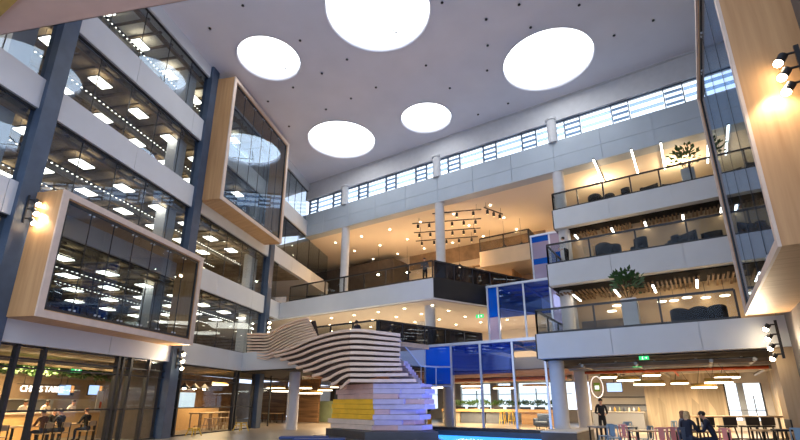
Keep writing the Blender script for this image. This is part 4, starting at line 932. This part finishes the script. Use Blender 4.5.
# ------------------------------------------------------------------ spotlight clusters on columns
def spots(label, P, d, n, side, energy=60, aim=None):
    t = thing('spotlight_cluster', label, 'spotlight', P, 0, 'spotlight clusters'); off = Vector(P)
    d = Vector(d).normalized(); side = Vector(side).normalized()
    for i in range(n):
        Q = Vector(P) + d * (.34 * i) + side * .22
        h = MB().cyl(Q - side * .22, Q - side * .05, .025, n=8).cyl(Q, Q + side * .10 + Vector((0, 0, -.14)), .085, n=12).build('lamp_head', DARK, t, off)
        MB().ball(Q + side * .11 + Vector((0, 0, -.15)), .085, 10).build('bulb', BULB, h)
    MB().bar(Vector(P) - d * .15, Vector(P) + d * (.34 * (n - 1) + .15), .08, .05).build('bracket', DARK, t, off)
    if energy: lamp('spot_glow', 'SPOT', Vector(P) + side * .5 + d * .2, energy, WARM2, .08, aim, 100)
c1 = LP(-16.4, .18, 7.55)
spots('spotlight cluster on the leftmost steel column beside the lower glass box', c1, (0, 0, 1), 3, LN + LD * .4, 260, LP(-16.0, .9, 5.6))
spots('spotlight cluster on the steel column below the lower glass box', LP(-7.8, .18, 3.35), (0, 0, 1), 3, LN, 200, LP(-8.6, .6, 3.9))
spots('spotlight cluster on the dark column at the left end of the stair', LP(.95, .18, 6.35), (0, 0, 1), 3, LN - LD * .6, 1800, Vector((-17.5, 16.5, 4.4)))
spots('spotlight cluster on the right wall under the timber glass box', on_depth(783, 354, 20.2), (0, 0, 1), 4, (-1, -.3, 0), 420, (2.2, 15.5, 4.6))
spots('spotlight cluster near the top right corner beside the timber panel', on_depth(806, 80, 10.5), (0, 0, 1), 3, (-1, -.1, 0), 170, (2.2, 10.75, 5.2))

# ------------------------------------------------------------------ balcony furniture
def planter(label, P, h, w, leafr, n, mm=POTW):
    t = thing('potted_plant', label, 'plant', P, 0, 'balcony plants'); MB().rbox((0, 0, h / 2), (w, w, h), .03).build('pot', mm, t)
    b = MB()
    for i in range(7): a = i * .9; b.cyl((.05 * math.cos(a), .05 * math.sin(a), h), (leafr * .6 * math.cos(a), leafr * .6 * math.sin(a), h + leafr * (.7 + .1 * i)), .015, n=5)
    b.build('stem', STEM, t); foliage(MB(), (0, 0, h + leafr * .9), leafr, n, .26, .075).build('foliage', LEAF, t)
P = on_height(690, 182, 12.86); planter('white pot with a leafy shrub on the top balcony', (P.x, 26.9, 12.862), .9, .62, .75, 170)
P = on_depth(632, 320, 21.6); planter('tall white planter with a dark bush on the lowest balcony', (P.x, 21.6, 4.612), 1.35, .62, .7, 180)
def lounge(label, P, rz, group, sc=1.0):
    t = thing('lounge_chair', label, 'chair', P, rz, group); t.scale = (sc,) * 3
    MB().rbox((0, .02, .38), (.62, .6, .16), .06).build('seat', CHARF, t)
    b = MB(); n = 9; vs = []
    for i in range(n):
        a = PI + PI * i / (n - 1); c, s_ = math.cos(a), math.sin(a)
        for r_ in (.34, .42):
            for z in (.3, .74 + .14 * math.sin(PI * i / (n - 1))): vs.append((r_ * c, r_ * s_ + .05, z))
    fs = []
    for i in range(n - 1):
        o_ = 4 * i; fs += [(o_, o_ + 4, o_ + 5, o_ + 1), (o_ + 2, o_ + 3, o_ + 7, o_ + 6), (o_ + 1, o_ + 5, o_ + 7, o_ + 3), (o_, o_ + 2, o_ + 6, o_ + 4)]
    fs += [(0, 1, 3, 2), (4 * n - 4, 4 * n - 2, 4 * n - 1, 4 * n - 3)]
    b.add(vs, fs, 0, True).build('backrest', CHARF, t)
    for sx in (-1, 1):
        for sy in (-1, 1): MB().cyl((.2 * sx, .2 * sy + .02, .3), (.26 * sx, .26 * sy + .02, 0), .018, n=6).build('leg', DARK, t)
    return t
for i, x in enumerate((681, 700, 718)):
    P = on_depth(x, 318, 22.2); lounge('rounded dark tub chair behind the lowest balcony railing, %s of three' % ['left', 'middle', 'right'][i], (P.x, 22.2, 4.612), PI * .1 * (i - 1), 'dark tub chairs', .92)
for i, x in enumerate((604, 612, 640, 672, 690, 716)):
    P = on_depth(x, 250, 24.8); lounge('dark lounge chair on the middle right balcony, number %d from the left' % (i + 1), (P.x, 24.8 + .5 * (i % 2), 8.762), .6 * i, 'dark lounge chairs on the middle balcony', 1.05)
for i, x in enumerate((594, 607, 624, 638, 652, 672)):
    P = on_depth(x, 195, 27.3); lounge('low dark chair on the top right balcony, number %d from the left' % (i + 1), (P.x, 27.4 + .4 * (i % 2), 12.862), .7 * i, 'low dark chairs on the top balcony', .95)
for i, x in enumerate((625, 703)):
    P = on_depth(x, 250, 25.2); t = thing('round_table', 'small dark round table on the middle right balcony, %s of two' % ('left' if i == 0 else 'right'), 'table', (P.x + .3, 26.6, 8.762), 0, 'round tables on the middle balcony')
    MB().cyl((0, 0, .70), (0, 0, .73), .45, n=24).build('table_top', DARK, t); MB().cyl((0, 0, .02), (0, 0, .70), .04).build('leg', DARK, t); MB().cyl((0, 0, 0), (0, 0, .02), .28, n=20).build('foot', DARK, t)
o = MB().rbox((0, 0, 0), (.5, .4, .9), .03).build('podium', mat('honey_timber', (.72, .45, .2), .45)); P = on_depth(590, 258, 24.6); o.location = (P.x, 24.7, 9.212); tag(o, 'honey-coloured podium by the middle balcony railing', 'podium')
for i, (x, y, Y, r) in enumerate(((612, 311.5, 25.5, .32), (617, 306, 26.5, .32), (622, 303, 27.5, .32), (662, 302, 26, .3), (674, 301, 26.5, .3), (687, 298, 25.5, .3), (706, 298, 26.5, .3), (725, 296, 26, .3))):
    P = on_depth(x, y, Y); t = thing('disc_lamp', 'small glowing disc lamp over the lowest right balcony, number %d from the left' % (i + 1), 'pendant lamp', P, 0, 'disc lamps over the lowest balcony')
    MB().cyl((0, 0, 0), (0, 0, .04), r * .7, n=20).build('diffuser', RINGLED, t); MB().cyl((0, 0, .05), (0, 0, max(.1, 7.4 - P.z)), .01, n=5).build('cord', DARK, t)
for i, (x, y, Y) in enumerate(((626, 237, 28), (640, 231, 29), (659, 230.5, 28), (693, 224, 29), (610, 240, 29), (676, 233, 28))):
    P = on_depth(x, y, Y); t = thing('disc_lamp', 'small glowing disc lamp over the middle right balcony, lamp %d' % (i + 1), 'pendant lamp', P, 0, 'disc lamps over the middle balcony')
    t['label'] = 'small glowing disc lamp over the middle right balcony'
    MB().cyl((0, 0, 0), (0, 0, .04), .16, n=20).build('diffuser', RINGLED, t); MB().cyl((0, 0, .05), (0, 0, max(.1, 11.4 - P.z)), .01, n=5).build('cord', DARK, t)

# ------------------------------------------------------------------ cafe furniture on the right
def metal_chair(label, P, rz, m_, group):
    t = thing('metal_chair', label, 'chair', P, rz, group)
    MB().rbox((0, 0, .45), (.38, .38, .03), .012).build('seat', m_, t)
    b = MB().rbox((0, -.2, .68), (.16, .018, .4), .008).bar((-.17, -.19, .45), (-.17, -.215, .84), .03, .03).bar((.17, -.19, .45), (.17, -.215, .84), .03, .03).bar((-.17, -.215, .85), (.17, -.215, .85), .03, .05); b.build('backrest', m_, t)
    for sx in (-1, 1):
        for sy in (-1, 1): MB().bar((.16 * sx, .16 * sy, .44), (.21 * sx, .22 * sy, 0), .035, .03).build('leg', m_, t)
    return t
def gp(x, d):
    """ground point at picture column x and ground distance d ahead"""
    r_ = ray(x, 402); h = Vector((r_.x, r_.y, 0)); return Vector((0, 0, 0)) + h / (math.cos(PHI) * h.y - math.sin(PHI) * h.x) * d
CH = [(622, 19.5, 0, BLUEM, 'sky blue metal chair by the standing man in black'), (602, 17.5, .5, BLUEM, 'sky blue metal chair at the left table, left front'), (610, 16.6, 2.9, BLUEM, 'sky blue metal chair nearest, in front of the left table'),
      (624, 17.0, -1.2, PINKM, 'rose metal chair at the right end of the left table'), (640, 16.2, .6, BLUEM, 'sky blue metal chair between the left and middle tables'), (659, 14.8, 3.0, PINKM, 'rose metal chair in front of the middle table'),
      (672, 15.0, 3.2, PINKM, 'rose metal chair close behind the long-haired pair'), (683, 14.9, 3.3, TEALF, 'slate blue metal chair holding the fair-haired woman'), (714, 14.6, 1.9, PINKM, 'rose metal chair under the man in the navy suit'),
      (666, 20.5, .4, BLUEM, 'sky blue metal chair against the board wall'), (788, 14.6, 2.2, BLUEM, 'sky blue metal chair at the far right edge')]
for x, d, rz, m_, lb in CH: metal_chair(lb, gp(x, d), rz + PHI, m_, 'coloured metal chairs')
simple_table('grey cafe table on the left of the right hand cafe', gp(609, 18.2), PHI, 1.6, .8, .75, 'cafe tables on the right', GREYM)
simple_table('pale cafe table between the seated pair and the suited man', gp(697, 15.6), PHI, 1.3, .8, .74, 'cafe tables on the right', TABLET)
simple_table('long pale table in front of the rose chairs', gp(648, 15.9), PHI, 1.4, .7, .74, 'cafe tables on the right', TABLET)
simple_table('low grey-brown table at the right end of the stools', gp(762, 16.4), PHI, .9, .6, .72, 'cafe tables on the right', TABLET)
t = thing('high_table', 'long high timber table with black legs and black stools', 'table', gp(735, 19.5), PHI - .06)
MB().rbox((0, 0, 1.06), (3.9, .8, .06), .015).build('table_top', TABLET, t)
for x in (-1.8, 1.8):
    for y in (-.3, .3): MB().bar((x, y, 0), (x, y, 1.03), .06, .06).build('leg', BLACKP, t)
MB().bar((-1.8, 0, .2), (1.8, 0, .2), .05, .05).build('stretcher', BLACKP, t)
def high_stool(label, P, rz):
    t = thing('high_stool', label, 'stool', P, rz, 'black high stools'); MB().rbox((0, 0, .76), (.5, .46, .06), .02).build('seat', BLACKP, t); MB().rbox((0, -.23, .95), (.5, .05, .3), .015).build('backrest', BLACKP, t)
    for sx in (-1, 1):
        for sy in (-1, 1): MB().bar((.17 * sx, .17 * sy, .75), (.24 * sx, .24 * sy, 0), .04, .035).build('leg', BLACKP, t)
    b = MB()
    for q in (-1, 1): b.bar((.22 * q, -.22, .3), (.22 * q, .22, .3), .025, .025).bar((-.22, .22 * q, .3), (.22, .22 * q, .3), .025, .025)
    b.build('footrest', BLACKP, t)
for i, x in enumerate((700, 722, 744, 759)): high_stool('black high stool along the high table, %s' % ['leftmost of four', 'second of four', 'third of four', 'rightmost of four'][i], gp(x, 17.9), PHI)
high_stool('black high stool standing apart beside the timber pier', gp(775, 15.6), PHI + 1.2)
for i, (x, m_) in enumerate(((690, BLACKP), (694, BLACKP), (698, BRUSHED))):
    P = gp(x, 15.6); o = MB().lathe((0, 0, 0), [(.001, 0), (.035, 0), (.035, .16), (.014, .21), (.014, .26), (.001, .26)], 10).build('bottle', m_); o.location = (P.x, P.y, .745); tag(o, ['dark bottle nearest the fair-haired woman', 'dark bottle in the middle of the pale table', 'bright metal bottle before the suited man'][i], 'bottle', 'bottles on the pale table')

# ------------------------------------------------------------------ people
def person(label, P, rz, pose, top, bottom, hair, long_hair=False, skin=SKIN, lean=.05, arms='table', h=1.72):
    root = None; V = []; E = []; R = []; G = []
    def v(p, r, g, par=None):
        V.append(Vector(p)); R.append(r); G.append(g)
        if par is not None: E.append((par, len(V) - 1))
        return len(V) - 1
    sit = pose == 'sit'; pz = .55 if sit else .93
    pel = v((0, 0, pz), (.145, .105), 1); wa = v((0, lean * .6, pz + .2), (.13, .095), 0, pel); ch = v((0, lean * 1.6, pz + .40), (.16, .11), 0, wa)
    ub = v((0, lean * 2, pz + .5), (.105, .085), 0, ch); nk = v((0, lean * 2.3, pz + .58), (.05, .05), 2, ub)
    ck = v((0, lean * 2.6 + .02, pz + .635), (.066, .075), 2, nk); fc = v((0, lean * 2.8 + .02, pz + .70), (.076, .095), 2, ck); tp = v((0, lean * 2.8, pz + .765), (.066, .08), 2, fc)
    hands = []
    for s in (-1, 1):
        sh = v((.175 * s, lean * 1.9, pz + .475), (.062, .06), 0, ub)
        if arms == 'table': el = (.23 * s, lean * 1.9 + .10, pz + .21); wr = (.13 * s, lean + .36, pz + .20)
        elif arms == 'work': el = (.24 * s, .06, pz + .2); wr = (.14 * s, .32, pz + .16)
        else: el = (.23 * s, -.01, pz + .19); wr = (.235 * s, .05, pz - .04)
        e_ = v(el, (.046, .046), 0, sh); w_ = v(wr, (.031, .031), 0, e_); d = (Vector(wr) - Vector(el)).normalized()
        hd = v(Vector(wr) + d * .06, (.036, .022), 2, w_); hands.append((Vector(wr), d, s))
        hp = v((.09 * s, .0, pz - .03), (.088, .088), 1, pel)
        if sit: kn = (.13 * s, .44, .50); an = (.13 * s, .42, .09); to = (.14 * s, .60, .04)
        else: kn = (.095 * s, .02, .49); an = (.095 * s, -.01, .085); to = (.11 * s, .15, .035)
        k_ = v(kn, (.062, .065), 1, hp); a_ = v(an, (.04, .042), 1, k_); v(to, (.038, .03), 3, a_)
    me = bpy.data.meshes.new('person'); me.from_pydata(V, E, []); o = bpy.data.objects.new('person', me); COL.objects.link(o)
    o.modifiers.new('skin', 'SKIN'); sb = o.modifiers.new('sub', 'SUBSURF'); sb.levels = 2; sb.render_levels = 2
    for i, r_ in enumerate(R): me.skin_vertices[0].data[i].radius = r_
    me.skin_vertices[0].data[0].use_root = True
    bpy.context.view_layer.update(); dg = bpy.context.evaluated_depsgraph_get()
    nm = bpy.data.meshes.new_from_object(o.evaluated_get(dg)); o.modifiers.clear()
    b = MB(); segs = [(V[a], V[c], G[c] if G[c] != 2 or c != nk else 2) for a, c in E]
    for p in nm.polygons:
        c = sum((nm.vertices[i].co for i in p.vertices), Vector()) / len(p.vertices); best = (9, 0)
        for A, B, g in segs:
            t = max(0, min(1, (c - A).dot(B - A) / max(1e-6, (B - A).length_squared))); dd = (c - (A + (B - A) * t)).length
            if dd < best[0]: best = (dd, g)
        b.m.append(best[1]); b.sm.append(True); b.f.append(list(p.vertices))
    b.v = [x.co.copy() for x in nm.vertices]
    for W, d, s in hands:       # five fingers each
        side = d.cross(Vector((0, 0, 1))).normalized(); up = side.cross(d); pal = W + d * .075
        for q, ln in enumerate((.065, .078, .072, .055)):
            a = pal + side * (.026 - .0175 * q); m1 = a + d * ln * .55 - up * .008; b.tube([a - d * .02, m1, m1 + d * ln * .35 - up * .025], .009, 6, 2)
        a = W + d * .035 - side * .03 * s * (-1); b.tube([W + d * .03, a + d * .02, a + d * .055 - up * .01], .010, 6, 2)
    H = V[fc]
    b.ball(H + Vector((0, .098, -.012)), .017, 8, 2, (.8, 1, 1.4)); b.ball(H + Vector((0, .083, -.052)), .02, 8, 5, (1.2, .5, .35))
    for s in (-1, 1): b.ball(H + Vector((.032 * s, .086, .012)), .011, 8, 4); b.ball(H + Vector((.082 * s, 0, -.005)), .024, 8, 2, (.4, .8, 1.2))
    COL.objects.unlink(o); bpy.data.objects.remove(o)
    body = b.build('person', [top, bottom, skin, BLACKP, EYEM, LIPM]); tag(body, label, 'person')
    hm = MB(); hm.ball(H + Vector((0, -.016, .035)), .096, 14, 0, (.93, 1.08, .92))
    if long_hair:
        hm.ball(H + Vector((0, -.055, -.07)), .10, 14, 0, (.98, .62, 1.6))
        for s in (-1, 1): hm.ball(H + Vector((.072 * s, -.01, -.06)), .04, 10, 0, (.7, 1, 2.4))
    hm.build('hair', hair, body)
    body.location = P; body.rotation_euler = (0, 0, rz); sc = h / 1.72; body.scale = (sc, sc, sc); return body
HB = mat('dark_hair', (.02, .014, .01), .5); HBL = mat('fair_hair', (.58, .40, .19), .5, var=.3, scale=30); HAU = mat('auburn_hair', (.22, .10, .05), .5, var=.3, scale=30); HGR = mat('grey_hair', (.3, .28, .26), .6)
NAVY = mat('navy_wool', (.012, .018, .04), .85); BLK = mat('black_cotton', (.012, .012, .013), .85); CHW = mat('chef_white', (.75, .73, .70), .8); GRYC = mat('grey_jersey', (.14, .15, .18), .85); BRN = mat('brown_knit', (.13, .06, .04), .85); BLUEC = mat('blue_shirt', (.05, .12, .42), .8); DENIM = mat('denim', (.035, .05, .09), .85)
def face(P, tx, ty): return math.atan2(-(tx - P[0]), ty - P[1])
T = gp(697, 15.6)
P = gp(682, 15.1); person('person with long fair hair in dark navy top seated with back to us', P, face(P, T.x, T.y), 'sit', NAVY, DENIM, HBL, True)
P = gp(675.5, 15.9); person('person with auburn hair in grey top seated beside the fair-haired one', P, face(P, T.x, T.y), 'sit', GRYC, DENIM, HAU, True)
P = gp(709, 15.0); person('person with short dark hair in a navy suit leaning over the pale table', P, face(P, *gp(690, 15.3)[:2]), 'sit', NAVY, NAVY, HB, lean=.09)
P = gp(600, 21.5); person('person in black standing before the servery by the columns', P, PI + PHI - .3, 'stand', BLK, BLK, HB, arms='work', h=1.78)
for s, p, rz, tp, hr_, lb in ((-12.1, -2.0, PI / 2, BRN, HB, 'person in brown seated at the long cafe table, first from the left'), (-10.75, -3.25, -PI / 2, BLK, HB, 'person in black seated on the counter side of the long cafe table'),
                              (-11.35, -2.0, PI / 2, CHARF, HB, 'person in charcoal seated in the middle of the long cafe table'), (-10.1, -2.0, PI / 2, BLK, HAU, 'person with reddish hair seated at the right end of the cafe table')):
    person(lb, LP(s, p, .02), LROT + rz, 'sit', tp, DENIM, hr_)
for s, p, lb, tp, sk in ((-9.2, -6.7, 'person in kitchen whites behind the cafe counter, left of three', CHW, SKIN), (-7.9, -6.9, 'person in kitchen whites behind the cafe counter, middle of three', CHW, SKIND), (-6.7, -6.6, 'person in white and dark apron behind the right end of the cafe counter', CHW, SKIN)):
    person(lb, LP(s, p, 0), LROT - PI / 2, 'stand', tp, BLK, HB, arms='work', skin=sk)
P = on_height(358, 323, 6.2); person('person in dark clothes standing on the first floor behind the stair drum', (P.x, P.y, 4.6), PHI + 2.6, 'stand', NAVY, DENIM, HB, arms='hang')
P = on_depth(447, 420, 33); person('person in blue standing beyond the stair near the bar', (P.x, 33, 0), PHI + 1.2, 'stand', BLUEC, BLUEC, HB, arms='hang', h=1.75)
P = on_depth(425, 274, 23.8); person('person in pale top standing behind the second floor railing corner', (P.x, 23.8, 8.77), PHI + 2.9, 'stand', GRYC, BLK, HB, arms='work', h=1.65)
P = on_depth(566, 250, 24.6); person('person in white shirt standing behind the middle right balcony railing', (P.x, 24.7, 8.762), 1.2, 'stand', CHW, BLK, HB, arms='work')

# ------------------------------------------------------------------ lights for the pendants, tracks and downlights, plus some added fill
for x, y, z, e in ((-20, 31, 12.2, 330), (-14, 31, 12.4, 330), (-24, 29, 12.0, 260), (-17, 33.5, 10.6, 130), (-10.6, 33.5, 13.4, 120)): lamp('pendant_glow', 'POINT', (x, y, z), e, (1, .62, .30), .12)
for x, y, e in ((-22, 25, 200), (-16, 26, 220), (-19, 30, 200)): lamp('downlight_glow', 'AREA', (x, y, 7.3), e, WARM2, 3, (x, y, 0))
for x, y, z, e in ((-3.5, 29.5, 14.9, 420), (1, 29.5, 14.9, 420)): lamp('top_balcony_glow', 'POINT', (x, y, z), e * .6, WARM, .12)
for x, y, z, e in ((-3.2, 27, 10.4, 260), (1, 28.5, 10.4, 260), (-3.2, 24.6, 6.4, 240), (1, 25.5, 6.4, 240)): lamp('balcony_glow', 'POINT', (x, y, z - 1.0), e * .22, WARM, .12)
for x, y, e in ((-3.2, 30, 480), (1.2, 30, 480), (-1, 23, 160)): lamp('ring_glow', 'AREA', (x, y, 2.4), e, WARM, 2.5, (x, y, 0))
for x, y, e in ((-20, 24, 330), (-24, 27.5, 300), (-15, 33, 750), (-9, 30, 600)): lamp('ring_glow', 'AREA', (x, y, 2.5), e, WARM, 2.5, (x, y, 0))
for s, p, e in ((-12, -3.4, 560), (-8.8, -7.2, 380), (-.8, -2.6, 260), (-21, -3, 200), (3, -4, 260)): lamp('cafe_glow', 'AREA', LP(s, p, 3.0), e, (1, .70, .36), 2.0, LP(s, p, 0))

lamp('first_floor_fill', 'AREA', (-8.2, 33, 7.2), 260, (1, .78, .66), 2.0, (-8.2, 33, 4))  # added to brighten the room behind the upper glass screen
lamp('first_floor_fill', 'AREA', (-13, 33, 7.2), 220, (1, .76, .55), 2.0, (-13, 33, 4))
lamp('stair_blue_fill', 'AREA', (-6.6, 17.2, .35), 240, (.16, .22, 1), 1.6, (-11, 15.8, 3.0))  # added blue light above the pool, tints the right side of the stair
# world, view
w = bpy.data.worlds.new('world'); S.world = w; w.use_nodes = True
w.node_tree.nodes['Background'].inputs['Color'].default_value = (.62, .71, .90, 1); w.node_tree.nodes['Background'].inputs['Strength'].default_value = 2.4
S.view_settings.view_transform = 'Standard'; S.view_settings.look = 'None'; S.view_settings.gamma = 1; S.view_settings.use_curve_mapping = False; S.view_settings.exposure = 0.0
S.cycles.use_denoising = True; S.cycles.max_bounces = 10; S.cycles.transparent_max_bounces = 24; S.cycles.diffuse_bounces = 4; S.cycles.glossy_bounces = 4
S.cycles.sample_clamp_indirect = 6; S.cycles.caustics_reflective = False; S.cycles.caustics_refractive = False
